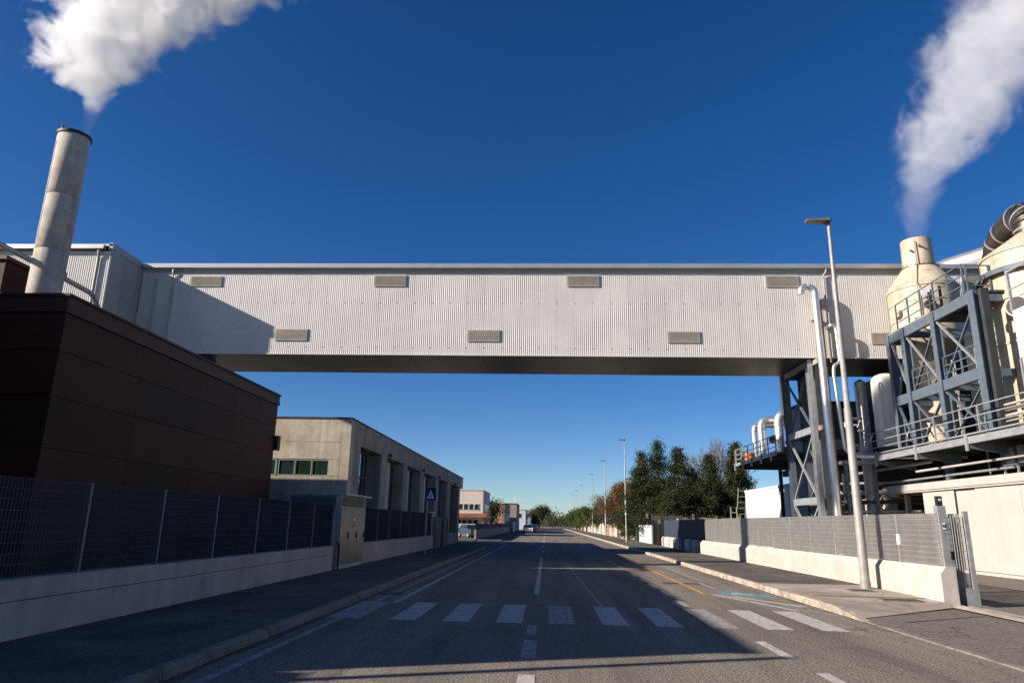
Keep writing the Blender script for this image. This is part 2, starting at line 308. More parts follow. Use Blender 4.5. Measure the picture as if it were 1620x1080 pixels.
# right pavement: asphalt part, pale concrete pad that slopes to the driveway
pr_ = MB().box(6.27, 9.4, 22.2, 300, 0.0, 0.13).build('pavement', 'asphalt_path', kind='structure')
b = MB()
b.quad((6.27, 22.2, 0.131), (6.27, 16.6, 0.12), (9.4, 17.6, 0.10), (9.4, 22.2, 0.131))
b.quad((6.27, 16.6, 0.12), (6.27, 15.0, 0.03), (9.25, 17.3, 0.045), (9.4, 17.6, 0.10))
b.quad((9.25, 17.3, 0.045), (9.2, 6, 0.03), (9.75, 6, 0.03), (9.75, 18.6, 0.05), (9.4, 17.6, 0.10))
pad = b.build('concrete_pad', 'pave_concrete', pr_)
MB().quad((6.27, -30, 0.02), (9.2, -30, 0.02), (9.25, 17.3, 0.02), (6.27, 15.0, 0.02)).build('driveway', 'drive', kind='structure')
MB().quad((6.9, 14.55, 0.024), (9.1, 15.9, 0.024), (9.12, 15.98, 0.024), (6.85, 14.63, 0.024)).build('crack_seal', 'patch', road)
MB().beam((6.6, 18.6, 0.127), (9.3, 18.6, 0.118), 0.03, 0.01).build('expansion_joint', 'patch', pr_)
for (x, y, w, d) in ((8.5, 20.4, 0.62, 0.5), (8.35, 17.9, 0.95, 0.35)):
    mh = MB().prism([(x - w / 2, y - d / 2), (x + w / 2, y - d / 2), (x + w / 2, y + d / 2), (x - w / 2, y + d / 2)], 0.10, 0.137).build('manhole_cover', 'kerb_grey', pr_)
    fr = MB()
    for k in range(5): fr.box(x - w / 2 + .05, x + w / 2 - .05, y - d / 2 + .03 + k * d / 5, y - d / 2 + .03 + k * d / 5 + d / 9, 0.137, 0.142)
    fr.build('cover_rib', 'patch', mh, kind='stuff')
# kerb stones
def kerb(x0, x1, y0, y1, h, mt, parent, n1, step):
    st = None; y = y0; k = 0
    while y < y1 and k < n1:
        if st is None:
            st = MB().extrude_y([(x0, 0.0), (x1, 0.0), (x1, h), (x0 + (0.03 if x0 > 0 else 0), h), (x0, h - 0.03)] if x0 > 0 else [(x0, 0.0), (x1, 0.0), (x1, h - 0.03), (x1 - 0.03, h), (x0, h)], y + 0.008, y + step - 0.008).build('kerb_stone', mt, parent)
        else:
            c = copy_part(st, parent, ((x0 + x1) / 2, y + step / 2, random.uniform(-.006, .006)))
            c.rotation_euler = (0, random.uniform(-.012, .012), random.uniform(-.004, .004))
        y += step; k += 1
    if y < y1: MB().box(x0, x1, y, y1, 0, h).build('kerb_run', mt, parent, kind='stuff')
kerb(6.12, 6.27, 16.2, 250, 0.15, 'kerb', pr_, 75, 1.0)
kerb(-4.27, -4.12, 1.0, 50, 0.13, 'kerb_grey', pl, 49, 1.0)
MB().box(-4.27, -4.12, -30, 1.0, 0, .13).build('kerb_run', 'kerb_grey', pl, kind='stuff')
MB().extrude_x([(14.6, 0.0), (16.2, 0.0), (16.2, 0.15), (16.0, .145)], 6.12, 6.27).build('dropped_kerb_stone', 'kerb', pr_)
flat = None
y = 14.58
for k in range(30):
    if flat is None: flat = MB().box(6.12, 6.27, y - 1.0 + .01, y - .01, 0.0, 0.028).build('flush_kerb_stone', 'kerb_grey', pr_)
    else:
        c = copy_part(flat, pr_, (6.195 + random.uniform(-.008, .008), y - 0.5, random.uniform(-.004, .002)))
    y -= 1.0
# ---- road markings (parts of the road)
def mark(x0, x1, y0, y1, m='line_white', z=0.004, name='crossing_stripe', dx=0.0):
    return MB().quad((x0, y0, z), (x1, y0, z), (x1 + dx, y1, z), (x0 + dx, y1, z)).build(name, m, road)
mark(-3.98, -3.78, 13.3, 16.0, 'line_faint'); mark(-3.66, -3.36, 13.3, 16.0, 'line_faint')
x = -2.80
for k in range(9):
    mark(x, x + 0.47, 13.25, 16.1, 'line_faint' if k in (3, 6) else 'line_white'); x += 0.953
mark(-2.6, -2.1, 13.3, 16.0, 'line_faint', name='crossing_stripe') if False else None
mark(-0.30, -0.17, 18.4, 38.5, name='centre_line')
mark(-0.31, -0.15, 11.95, 13.0, 'line_faint', name='centre_dash')
mark(-0.33, -0.13, 9.9, 11.45, 'line_faint', name='centre_dash')
mark(-0.32, -0.12, 7.6, 8.9, name='centre_dash')
for k in range(12): mark(-0.30, -0.17, 44 + k * 9, 49 + k * 9, name='centre_dash')
mark(3.26, 3.42, 10.5, 11.9, name='bay_dash'); mark(3.32, 3.48, 8.2, 9.5, name='bay_dash'); mark(3.3, 3.46, 5.5, 6.6, name='bay_dash')
for k in range(9): mark(3.05 + .0 * k, 3.2, 16.6 + k * 2.3, 17.9 + k * 2.3, 'line_faint' if k % 2 else 'line_white', name='bay_dash')
mark(-3.32, -3.2, 15.9, 60, 'line_white', name='edge_line'); mark(-3.78, -3.66, 3, 38, 'line_faint', name='edge_line')
mark(4.12, 4.24, 19.8, 38, 'line_yellow', name='bay_line')
MB().quad((4.18, 19.7, .004), (5.9, 18.35, .004), (5.9, 18.5, .004), (4.18, 19.85, .004)).build('bay_line', 'line_yellow', road)
MB().quad((4.3, 19.5, .0045), (5.35, 16.2, .0045), (5.5, 16.3, .0045), (4.5, 19.5, .0045)).build('bay_hatch', 'line_white', road)
MB().quad((4.6, 19.3, .0045), (5.75, 17.0, .0045), (5.95, 17.1, .0045), (4.85, 19.25, .0045)).build('bay_hatch', 'line_white', road)
MB().quad((5.3, 17.2, .0045), (6.0, 15.4, .0045), (6.05, 15.55, .0045), (5.42, 17.2, .0045)).build('bay_hatch', 'line_faint', road)
mark(5.0, 5.12, 24, 31, 'line_faint', name='old_line'); mark(4.75, 4.9, 21.3, 23.5, 'line_faint', name='old_line')
MB().quad((4.55, 19.75, .0045), (5.85, 18.7, .0045), (5.95, 20.0, .0045), (4.75, 20.9, .0045)).build('disabled_bay_panel', 'line_blue', road)
# wheelchair symbol on the blue panel
b = MB(); cx, cy = 5.15, 19.85; pts = []
for k in range(14): t = k / 13 * 4.6 + 2.3; pts.append((cx + .20 * math.cos(t), cy + .22 * math.sin(t), .0065))
for a, c in zip(pts, pts[1:]): b.beam(a, c, .055, .004)
b.beam((cx - .02, cy + .12, .0065), (cx - .02, cy + .42, .0065), .06, .004); b.beam((cx - .02, cy + .12, .0065), (cx + .2, cy + .10, .0065), .05, .004); b.beam((cx + .2, cy + .12, .0065), (cx + .28, cy - .18, .0065), .05, .004)
b.build('wheelchair_symbol', 'line_white', road, kind='stuff')
# asphalt repairs and drain
mark(3.6, 5.0, 22.8, 23.3, 'patch', .002, 'asphalt_patch')
mark(1.2, 1.26, 16, 34, 'line_faint', .003, 'crack_seal', dx=-.35); mark(-4.1, 6.1, 36.3, 36.5, 'patch', .003, 'crack_seal')  # dark cross line: a crack, also in for thin shadow streaks
dr = MB().box(-3.98, -3.5, 17.6, 18.1, 0.0, 0.012).build('drain_grate', 'patch', road)
b = MB()
for k in range(6): b.box(-3.95, -3.53, 17.63 + k * .08, 17.67 + k * .08, .012, .02)
b.build('grate_bar', 'kerb_grey', dr, kind='stuff')

# ================================================================== LEFT BOUNDARY WALL + FENCE
def low_wall(name, label, X, y0, y1, h, m, side, rear=0.35, joints=(), endcap=True):
    t = thing(name, label, 'wall', (X + side * rear / 2, y0, 0))
    ys = [y0] + list(joints) + [y1]
    for a, c in zip(ys, ys[1:]):
        # bevelled coping profile facing the road
        if side > 0: prof = [(X, 0), (X + rear, 0), (X + rear, h), (X + 0.14, h), (X, h - 0.16)]
        else: prof = [(X, 0), (X, h), (X - rear, h), (X - rear, 0)]
        MB().extrude_y(prof, a + .006, c - .006).build('wall_section', m, t)
    return t
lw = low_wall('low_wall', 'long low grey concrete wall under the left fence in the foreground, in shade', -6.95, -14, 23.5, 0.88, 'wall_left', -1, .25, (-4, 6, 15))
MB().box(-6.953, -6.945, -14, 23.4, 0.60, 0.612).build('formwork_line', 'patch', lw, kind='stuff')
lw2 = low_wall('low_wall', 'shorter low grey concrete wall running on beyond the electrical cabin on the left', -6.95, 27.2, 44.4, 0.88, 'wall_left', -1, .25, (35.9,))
rw = low_wall('low_wall', 'long low white wall with bevelled top under the mesh fence on the sunlit right pavement', 9.4, 17.95, 44.87, 0.90, 'wall_white', 1, .36, (20.9, 40.6))
def grating(w, h, X):         # one mesh infill panel: flat bars and cross rods
    b = MB(); n = int(w / 0.066)
    for i in range(n + 1):
        y = i * w / n; b.box(X - .012, X + .012, y - .0022, y + .0022, 0, h)
    k = 9
    for i in range(k + 1): z = 0.01 + i * (h - .02) / k; b.box(X - .004, X + .004, 0, w, z - .004, z + .004)
    return b
def fence(label, X, ys, z0, h, m, post_m, side):
    t = thing('mesh_fence', label, 'fence', (X, ys[0], z0)); pan = None; post = None
    for i, y in enumerate(ys):
        if post is None: post = MB().box(X - .03, X + .03, y - .025, y + .025, z0 - .1, z0 + h + .03).build('post', post_m, t)
        else: copy_part(post, t, (X, y, z0 - .1))
        if i < len(ys) - 1:
            w = ys[i + 1] - y - .07
            if pan is None:
                pw = w; g = grating(w, h, 0); g.v = [(a + X, c + y + .035, d + z0 + .03) for a, c, d in g.v]; pan = g.build('mesh_panel', m, t)
            else:
                c = copy_part(pan, t, (X, y + .035 + w / 2, z0 + .03)); c.scale = (1, w / pw, 1)
    return t
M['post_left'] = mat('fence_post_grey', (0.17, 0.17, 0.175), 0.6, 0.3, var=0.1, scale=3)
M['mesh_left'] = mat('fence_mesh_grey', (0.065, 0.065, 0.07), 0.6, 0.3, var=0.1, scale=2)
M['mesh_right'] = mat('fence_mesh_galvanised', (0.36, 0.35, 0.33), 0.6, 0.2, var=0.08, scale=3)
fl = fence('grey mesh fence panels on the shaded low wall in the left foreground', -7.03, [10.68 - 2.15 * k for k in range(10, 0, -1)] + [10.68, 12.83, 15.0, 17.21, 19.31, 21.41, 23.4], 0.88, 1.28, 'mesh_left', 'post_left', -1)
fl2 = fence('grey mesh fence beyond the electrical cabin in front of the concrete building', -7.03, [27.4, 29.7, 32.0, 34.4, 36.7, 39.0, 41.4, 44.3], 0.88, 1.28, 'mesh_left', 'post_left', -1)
fr_ = fence('sunlit galvanised mesh fence on the white right-hand wall', 9.58, [18.03, 20.2, 22.35, 24.5, 26.7, 28.85, 31.0, 33.15, 35.3, 37.35, 39.5, 41.65, 44.0], 0.90, 1.22, 'mesh_right', 'galv_light', 1)
def dirt(X0, y0, y1, z, side, parent, m):
    rr = random.Random(int(abs(X0) * 10)); b = MB(); y = y0; w = .06
    while y < y1:
        l = rr.uniform(.15, .5); w2 = max(.015, min(.17, w + rr.uniform(-.05, .05))); b.quad((X0, y, z), (X0 + side * w, y, z), (X0 + side * w2, y + l, z), (X0, y + l, z)); y += l; w = w2
    b.build('dirt_strip', m, parent, kind='stuff')
M['dirt'] = mat('damp_grit', (0.13, 0.09, 0.06), 0.95, var=.3, scale=6, fine=.4, fscale=30)
dirt(9.395, 22.3, 60, .135, -1, pr_, 'dirt'); dirt(-6.945, 4, 23.5, .125, 1, pl, 'dirt'); dirt(-6.945, 27.2, 44, .125, 1, pl, 'dirt'); dirt(-4.115, -6, 50, .003, 1, road, 'dirt'); dirt(6.115, 14, 80, .003, -1, road, 'dirt')
rr0 = random.Random(77); lit = MB()
for _ in range(260):
    x, y = rr0.choice(((rr0.uniform(-4.1, -3.7), rr0.uniform(4, 40)), (rr0.uniform(5.6, 6.1), rr0.uniform(8, 45)), (rr0.uniform(-6.9, -4.4), rr0.uniform(5, 40)), (rr0.uniform(6.4, 9.3), rr0.uniform(7, 40)))); z = .014 if -4.12 < x < 6.12 else (.145 if (x < 0 or y > 16.6) else .06); a = rr0.uniform(0, 3.1); s_ = rr0.uniform(.015, .035)
    c, d = math.cos(a) * s_, math.sin(a) * s_; lit.quad((x - c, y - d, z), (x + d, y - c, z + .008), (x + c, y + d, z), (x - d, y + c, z + .004))
lit.build('fallen_leaves', 'leaf_autumn', kind='stuff')
# grey backing boards seen through most of the right fence
b = MB().box(9.545, 9.615, 20.14, 20.26, 1.35, 1.62).build('identification_plate', 'signwhite', fr_)
# navy sheets stand in for shaded fence, white blocks for sunlit wall strips
nv = thing('shade_sheets', 'dark navy ribbed sheets standing in for shaded fence and wall past the mesh fence', 'fence', (9.75, 45, 0))
y = 44.95; st = None
while y < 60:
    prof = [(9.72, y), (9.66, y + .06), (9.66, y + .28), (9.72, y + .34), (9.72, y + .5), (9.76, y + .5), (9.76, y)]
    if st is None: st = MB().prism(prof, 0, 2.15).build('sheet', 'navy', nv)
    else: copy_part(st, nv, (9.71, y + .25, 0))
    y += .505
for i, (a, c) in enumerate(((46.1, 47.6), (48.3, 50.1), (52.2, 53.5), (54.3, 55.9), (56.2, 58.4), (59.2, 59.7))):
    o = MB().extrude_y([(9.4, 0), (9.66, 0), (9.66, .88), (9.52, .88), (9.4, .74)], a, c).build('lit_strip_block', 'wall_white')
    tag(o, ['nearest white block standing in for a sunlit wall strip', 'second white block standing in for sunlit wall along the navy sheets', 'third white block standing in for sunlit wall, after a wide dark gap', 'fourth white block standing in for sunlit wall along the navy sheets', 'fifth and broadest white block standing in for sunlit wall', 'thin farthest white block standing in for sunlit wall, where the navy sheets end'][i], 'wall strip', 'white blocks for sunlit wall strips')

# ================================================================== GATE at the right wall end
gt = thing('sliding_gate', 'galvanised sliding gate leaf and guide posts at the end of the right-hand wall', 'gate', (9.95, 18.3, 0))
for (x, y) in ((9.72, 18.25),):
    MB().box(x - .1, x + .1, y - .09, y + .09, 0, 2.32).build('guide_post', 'galv', gt)
MB().box(9.90, 10.0, 18.62, 18.74, 0, 2.32).build('guide_post', 'galv', gt)
MB().beam((9.82, 18.25, 2.27), (9.98, 18.62, 2.27), .06, .1).build('top_guide', 'galv', gt)
MB().box(10.17, 10.27, 18.05, 18.15, .42, 2.2).build('leaf_end_post', 'galv', gt)
MB().box(9.97, 10.28, 18.03, 18.2, .03, .42).build('leaf_end_plate', 'galv', gt)
g = MB()
for k in range(5): g.box(9.87 + k * .06, 9.876 + k * .06, 18.08, 18.11, .43, 2.1)
for k in range(9): g.box(9.85, 10.17, 18.09, 18.1, .5 + k * .19, .508 + k * .19)
g.build('end_mesh', 'mesh_right', gt)
b = MB().box(10.03, 10.11, 18.14, 24, .05, .17).box(10.03, 10.11, 18.14, 24, 2.06, 2.14)
b.build('leaf_frame', 'galv', gt)
g = MB()
for k in range(90): y = 18.2 + k * .066; g.box(10.05, 10.09, y - .002, y + .002, .17, 2.06)
for k in range(10): g.box(10.066, 10.074, 18.14, 24, .3 + k * .19, .306 + k * .19)
g.build('leaf_mesh', 'mesh_right', gt)
MB().box(9.62, 9.66, 18.1, 18.2, .55, 1.05).build('rust_patch', 'rust', gt) if False else None
MB().box(9.80, 9.86, 18.1, 18.2, 1.05, 1.25).build('lock_box', 'black', gt)
MB().box(9.80, 9.86, 18.1, 18.2, .62, .72).build('lock_box', 'black', gt)
be = thing('gate_beacon', 'small black gate signal box on top of the galvanised gate post', 'gate signal', (9.72, 18.25, 2.32))
MB().box(9.655, 9.785, 18.2, 18.3, 2.325, 2.56).build('casing', 'black', be); MB().tube([(9.72, 18.195, 2.47), (9.72, 18.17, 2.47)], .035).build('lens', 'lens', be)
pt = thing('number_plate', 'white plate marked 48 on the gate post beside the fence end', 'plate', (9.72, 18.13, 1.75))
MB().box(9.63, 9.81, 18.135, 18.155, 1.76, 1.92).build('plate', 'signwhite', pt)
def text(s, size, loc, rot, m, parent, name='lettering', ext=.004, sx=1):
    cu = bpy.data.curves.new(name, 'FONT'); cu.body = s; cu.size = size; cu.extrude = ext; cu.align_x = 'CENTER'; cu.align_y = 'CENTER'
    cu.materials.append(M[m]); o = bpy.data.objects.new(name, cu); col.objects.link(o); o.parent = parent; o.location = Vector(loc) - wl(parent); o.rotation_euler = rot; o.scale = (sx, 1, 1)
    dg = bpy.context.evaluated_depsgraph_get(); me = bpy.data.meshes.new_from_object(o.evaluated_get(dg)); mo = bpy.data.objects.new(name, me); col.objects.link(mo)
    mo.parent = parent; mo.location = o.location; mo.rotation_euler = rot; bpy.data.objects.remove(o); return mo
text('48', .11, (9.72, 18.133, 1.84), (math.pi / 2, 0, 0), 'black', pt)
o = MB().box(10.05, 10.10, 18.5, 18.54, 0, 0.05)
MB().box(9.9, 10.3, 6, 17.9, 0.021, 0.05).build('gate_track', 'kerb_grey', kind='structure')

# ================================================================== RED BUILDING (left)
rb = thing('factory_building', 'dark maroon panelled factory building behind the left fence, in shade', 'building', (-13, 18, 0))
RX, RY0, RY1, RH = -9.6, 12.9, 24.3, 5.95
MB().box(-26, RX - .06, RY0 + .06, RY1 - .02, 0, RH - .35).build('wall', 'maroon', rb)
zs = [0, .95, 1.95, 2.95, 3.95, 4.85, 5.62]; yl = [12.9, 15.7, 18.6, 20.9, 22.6, 24.3]
first = None
for i in range(len(zs) - 1):
    for j in range(len(yl) - 1):
        w = yl[j + 1] - yl[j]; h = zs[i + 1] - zs[i]
        p = MB().box(RX - .06, RX, yl[j] + .006, yl[j + 1] - .006, zs[i] + .006, zs[i + 1] - .006).build('cladding_panel', 'maroon', rb)
for i in range(len(zs) - 1):
    for j in range(6): MB().box(RX - .02 - (j + 1) * 2.7 + .012, RX - .02 - j * 2.7 - .012, RY0, RY0 + .06, zs[i] + .012, zs[i + 1] - .012).build('cladding_panel', 'maroon', rb)
MB().box(-26, RX + .05, RY0 - .05, RY1 + .05, 5.62, 5.72).build('drip_trim', 'maroon_trim', rb)
MB().box(-26, RX + .03, RY0 - .03, RY1 + .03, 5.72, RH).build('parapet', 'maroon_trim', rb)
MB().box(-26, RX + .07, RY0 - .07, RY1 + .07, RH, RH + .05).build('coping', 'maroon_trim', rb)
# floodlight on the far corner
fd = thing('floodlight', 'dark boxy floodlight fixed to the far corner of the maroon building', 'floodlight', (-9.45, 24.4, 4.1))
MB().box(-9.66, -9.5, 24.33, 24.6, 4.05, 4.55).build('housing', 'black', fd); MB().quad((-9.7, 24.32, 4.62), (-9.25, 24.32, 4.5), (-9.25, 24.66, 4.5), (-9.7, 24.66, 4.62)).build('hood', 'dark_clad', fd); MB().box(-9.65, -9.6, 24.3, 24.33, 4.1, 4.4).build('bracket', 'black', fd)
# upper maroon block behind the chimney
ub = thing('rooftop_block', 'maroon block with white base rising behind the concrete chimney at the left edge', 'building', (-26, 25, 5.95))
MB().box(-32, -20.66, 24.05, 25.6, 6.01, 9.8).build('white_base', 'white_paint', ub)
MB().box(-32, -20.6, 24.0, 25.65, 9.8, 11.05).build('wall', 'maroon', ub)
MB().box(-32, -20.52, 23.9, 25.75, 11.05, 11.2).build('coping', 'maroon_trim', ub)
# neighbouring block whose roof edge shades the street in the foreground
nb = thing('factory_wing', 'taller maroon factory wing beside the street, just left of view', 'building', (-20, 9, 0))
MB().box(-34, -12.05, 5.3, 12.8, 0, 7.0).build('wall', 'maroon', nb); MB().box(-34, -12.0, 5.15, 12.8, 7.0, 7.08).build('coping', 'maroon_trim', nb)
for k in range(4): MB().box(-12.05, -12.0, 5.32 + k * 1.86, 7.16 + k * 1.86, .05, 6.9).build('cladding_panel', 'maroon', nb)
MB().box(-20, -12.1, 2.6, 5.14, 0, 4.4).build('shade_annex', 'maroon', nb)  # unseen block added to shade the lower left of the street
MB().tube([(-12.2, 4.72, 4.4), (-12.2, 4.72, 7.3)], .09).build('flue', 'galv', nb)  # unseen pipe, placed for the thin shadow line on the street

# ================================================================== CHIMNEY
CK = 1.5; CX, CY = -19.35, 24.62; R_ = .585
ch = thing('chimney', 'tall round concrete chimney with dark rim rising behind the maroon parapet', 'chimney', (CX, CY, 6.0))
MB().box(CX - .9, CX + .9, 24.16, 25.3, 0, 6.0).build('plinth', 'concrete_dark', ch)
for a, c in ((6.01, 9.2), (9.2, 11.6), (11.6, 13.9), (13.9, 16.58)):
    MB().lathe([(R_ - .01, a + .01), (R_, a + .02), (R_, c - .02), (R_ - .01, c - .01)], (CX, CY), 64).build('chimney_ring', 'chimney', ch)
MB().lathe([(R_ - .02, 6.01), (R_ - .02, 16.5), (.48, 16.54), (.48, 13)], (CX, CY), 48).build('liner', 'chimney', ch)
MB().lathe([(R_, 16.56), (R_ + .045, 16.56), (R_ + .045, 16.67), (.53, 16.67), (.48, 16.6), (.48, 16.1)], (CX, CY), 64).build('rim', 'black', ch)
MB().lathe([(R_ + .005, 9.24), (R_ + .03, 9.25), (R_ + .03, 9.33), (R_ + .005, 9.35)], (CX, CY), 64).build('band', 'black', ch)
MB().tube([(CX - .15, CY - .52, 16.65), (CX - .15, CY - .52, 16.82)], .05).build('lug', 'black', ch)
MB().beam((CX - .34, CY - .49, 11.9), (CX - .34, CY - .49, 16.2), .02, .02).build('lightning_strip', 'galv', ch)
rp = thing('roof_pipe', 'grey insulated pipe with rusty flanges passing behind the chimney over the maroon roof', 'pipe', (-22.2, 27, 6))
MB().tube(rounded([(-22.3, 19.0, 12.3), (-22.1, 26.6, 12.2), (-22.0, 31.0, 12.05), (-23.6, 34.4, 11.95)], .3), .12, 12).build('pipe', 'galv', rp)
MB().tube([(-21.98, 28.6, 12.13), (-21.98, 28.77, 12.13)], .30, 14).build('flange', 'rust', rp)
MB().tube([(-21.7, 29.2, 0), (-21.7, 29.2, 11.1)], .10, 10).build('support', 'rust', rp); MB().tube([(-21.7, 29.2, 11.1), (-21.7, 29.17, 11.23)], .24, 14).build('flange', 'rust', rp)

# ================================================================== BRIDGE
YB, YF, Z0, Z1 = 37.2, 41.9, 10.6, 15.9
br = thing('conveyor_bridge', 'long enclosed white corrugated bridge spanning the road high overhead', 'bridge', (0, 39.5, Z0))
def ribbed(w, h, n, d):       # corrugated sheet in XZ plane, outward = -Y
    b = MB(); prof = []
    p = w / n
    for i in range(n): x = i * p; prof += [(x + .12 * p, 0), (x + .30 * p, -d), (x + .66 * p, -d), (x + .84 * p, 0)]
    prof = [(0.0, 0.0)] + prof + [(w, 0.0)]
    for a, c in zip(prof, prof[1:]): b.quad((a[0], a[1], 0), (c[0], c[1], 0), (c[0], c[1], h), (a[0], a[1], h))
    return b
pw = 1.0
first = None
nX = 52
for i in range(nX):
    x = -23.5 + i * pw
    if first is None:
        g = ribbed(pw - .006, Z1 - Z0 - .35, 9, .009); g.v = [(a + x, c + YB, d + Z0 + .02) for a, c, d in g.v]; first = g.build('wall_panel', 'cladding', br)
        g0 = WL[first.name] - Vector((x, YB, Z0 + .02))
    else: copy_part(first, br, Vector((x, YB, Z0 + .02)) + g0)
MB().box(-23.5, 28.5, YB + .03, YF, Z0 + .02, Z1 - .3).build('frame_box', 'cladding_grey', br)
MB().box(-23.5, 28.5, YB - .05, YF + .03, Z0 - .06, Z0).build('bottom_trim', 'flash', br) if False else MB().box(-23.5, 28.5, YB - .06, YB + .02, Z0 - .04, Z0 + .015).build('bottom_trim', 'cladding', br)
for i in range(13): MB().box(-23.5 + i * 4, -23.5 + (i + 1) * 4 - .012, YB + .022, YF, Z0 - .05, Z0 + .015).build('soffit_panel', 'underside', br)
# roof, gutter, fascia
MB().box(-23.5, 28.5, YB - .06, YB + .02, Z1 - .50, Z1 - .34).build('fascia', 'cladding_grey', br)
for i in range(4):
    a = -23.4 + i * 13
    MB().extrude_x([(YB - .28, Z1 - .30), (YB - .04, Z1 - .34), (YB - .04, Z1 - .12), (YB - .28, Z1 - .12)], a, a + 12.99).build('gutter', 'flash', br)
    MB().box(a, a + 12.985, YB - .20, YF + .2, Z1 - .12, Z1 - .02).build('roof_sheet', 'flash', br)
# louvres
for (x0, x1, z0, z1) in ((-20.54, -18.8, 14.6, 15.13), (-9.85, -8.1, 14.62, 15.2), (1.1, 2.8, 14.63, 15.2), (12.05, 13.75, 14.62, 15.2), (-15.26, -13.5, 11.42, 12.0), (-4.42, -2.7, 11.43, 12.0), (6.56, 8.22, 11.42, 11.98), (17.4, 19.1, 11.42, 11.98), (22.6, 24.3, 14.6, 15.2)):
    v = MB().box(x0, x1, YB - .055, YB - .045, z0, z1).build('louvre', 'louvre', br)
    fr = MB().box(x0 - .05, x1 + .05, YB - .075, YB - .035, z1, z1 + .05).box(x0 - .05, x1 + .05, YB - .075, YB - .035, z0 - .05, z0).box(x0 - .05, x0, YB - .075, YB - .035, z0, z1).box(x1, x1 + .05, YB - .075, YB - .035, z0, z1)
    fr.build('louvre_frame', 'cladding', v)
    b = MB(); n = 9
    for k in range(n):
        z = z0 + (k + .2) * (z1 - z0) / n; b.quad((x0, YB - .056, z + .045), (x1, YB - .056, z + .045), (x1, YB - .10, z), (x0, YB - .10, z))
    b.build('louvre_blade', 'louvre', v, kind='stuff')
b = MB()
for i in range(nX):
    for z in (Z0 + .42, Z0 + 3.0): b.box(-23.5 + i - .02, -23.5 + i + .02, YB - .03, YB - .011, z - .015, z + .015)
b.build('fixing', 'cladding_grey', br, kind='stuff')
# downpipes on the bridge
dpn = 'downpipe'
MB().tube(rounded([(-21.62, YB - .16, Z1 - .3), (-21.62, YB - .16, Z1 - .55), (-21.62, YB - .1, Z1 - .7), (-21.62, YB - .1, Z0 - .2)], .08), .05, 10).build(dpn, 'galv', br)
MB().tube(rounded([(-22.62, YB - .05, 14.92), (-22.62, YB - .12, 14.95), (-22.62, YB - .12, 10.4)], .03), .05, 10).build(dpn, 'galv', br)
MB().tube(rounded([(15.3, YB - .2, Z1 - .3), (15.3, YB - .2, Z1 - .5), (15.15, YB - .12, Z1 - .7), (15.15, YB - .12, Z0 - .3)], .1), .055, 10).build(dpn, 'galv_light', br)
# junction block at left
jb = thing('junction_tower', 'grey corrugated tower block with downpipes at the left end of the bridge', 'building', (-27.5, 38, 0))
JX0, JX1, JY = -32.0, -23.5, 34.2
MB().box(JX0, JX1 - .04, JY + .05, YF, 0, Z1 - .35).build('core', 'cladding_grey', jb)
first = None
for i in range(8):
    x = -32.0 + i * 1.062
    if first is None:
        g = ribbed(1.055, 15.45, 9, .014); g.v = [(a + x, c + JY, d + .05) for a, c, d in g.v]; first = g.build('wall_panel', 'cladding', jb); g0 = WL[first.name] - Vector((x, JY, .05))
    else: copy_part(first, jb, Vector((x, JY, .05)) + g0)
for i in range(3): MB().box(JX1 - .04, JX1, JY + .02 + i * 1.3 - (.02 if i == 0 else 0), min(YB - .06, JY + 1.28 + i * 1.3), .05, Z1 - .3).build('side_panel', 'cladding_grey', jb)
MB().box(JX0, JX1 - .35, JY - .28, JY - .03, Z1 - .33, Z1 - .1).build('gutter', 'flash', jb)
MB().box(JX0, JX1 + .02, JY - .06, YF, Z1 - .1, Z1 + .0).build('roof_sheet', 'flash', jb); MB().box(JX1 - .2, JX1 + .03, JY - .06, YB - .28, Z1 - .32, Z1 + .06).build('verge', 'cladding_grey', jb)
for x in (-26.7, -24.15): MB().tube(rounded([(x, JY - .16, Z1 - .3), (x, JY - .16, Z1 - .6), (x, JY - .1, Z1 - .75), (x, JY - .1, .1)], .1), .06, 10).build('downpipe', 'galv_light', jb)
bk = thing('bridge_bearing', 'black bearing bracket under the left end of the bridge above the maroon roof', 'bracket', (-19.2, 37.5, 10.3))
MB().box(-20.0, -18.9, 37.3, 38.0, 10.15, 10.5).build('beam', 'black', bk); MB().tube([(-19.9, 37.25, 10.35), (-18.7, 37.25, 10.35)], .07, 8).build('pipe', 'black', bk); MB().box(-19.7, -19.5, 37.4, 37.6, 0, 10.15).build('prop', 'dark_clad', bk)

# ================================================================== TOWER UNDER BRIDGE
tw = thing('support_tower', 'braced grey steel support tower carrying the right end of the bridge', 'tower', (13.6, 39.5, 0))
def hleg(x0, x1, y, m, z1=10.52):
    b = MB(); b.box(x0, x1, y, y + .03, 0, z1); b.box(x0, x1, y + .34, y + .37, 0, z1); b.box((x0 + x1) / 2 - .02, (x0 + x1) / 2 + .02, y + .031, y + .339, 0, z1)
    return b.build('leg', m, tw)
hleg(13.97, 14.23, 37.35, 'steel_grey'); hleg(14.40, 14.80, 37.6, 'steel_grey'); hleg(13.97, 14.30, 41.3, 'steel_blue'); hleg(14.9, 15.3, 41.3, 'steel_blue')
for z, h in ((6.60, .36), (2.95, .36), (10.2, .3)):
    MB().box(14.0, 14.16, 37.73, 41.29, z, z + h).build('cross_beam', 'steel_grey', tw); MB().box(14.9, 15.05, 38.0, 41.29, z, z + h).build('cross_beam', 'steel_blue', tw); MB().box(14.24, 14.89, 41.35, 41.5, z, z + h).build('cross_beam', 'steel_blue', tw)
def brace(p, q, w, m='steel_grey', par=tw): return MB().beam(p, q, w, .10, up=(1, 0, 0)).build('brace', m, par)
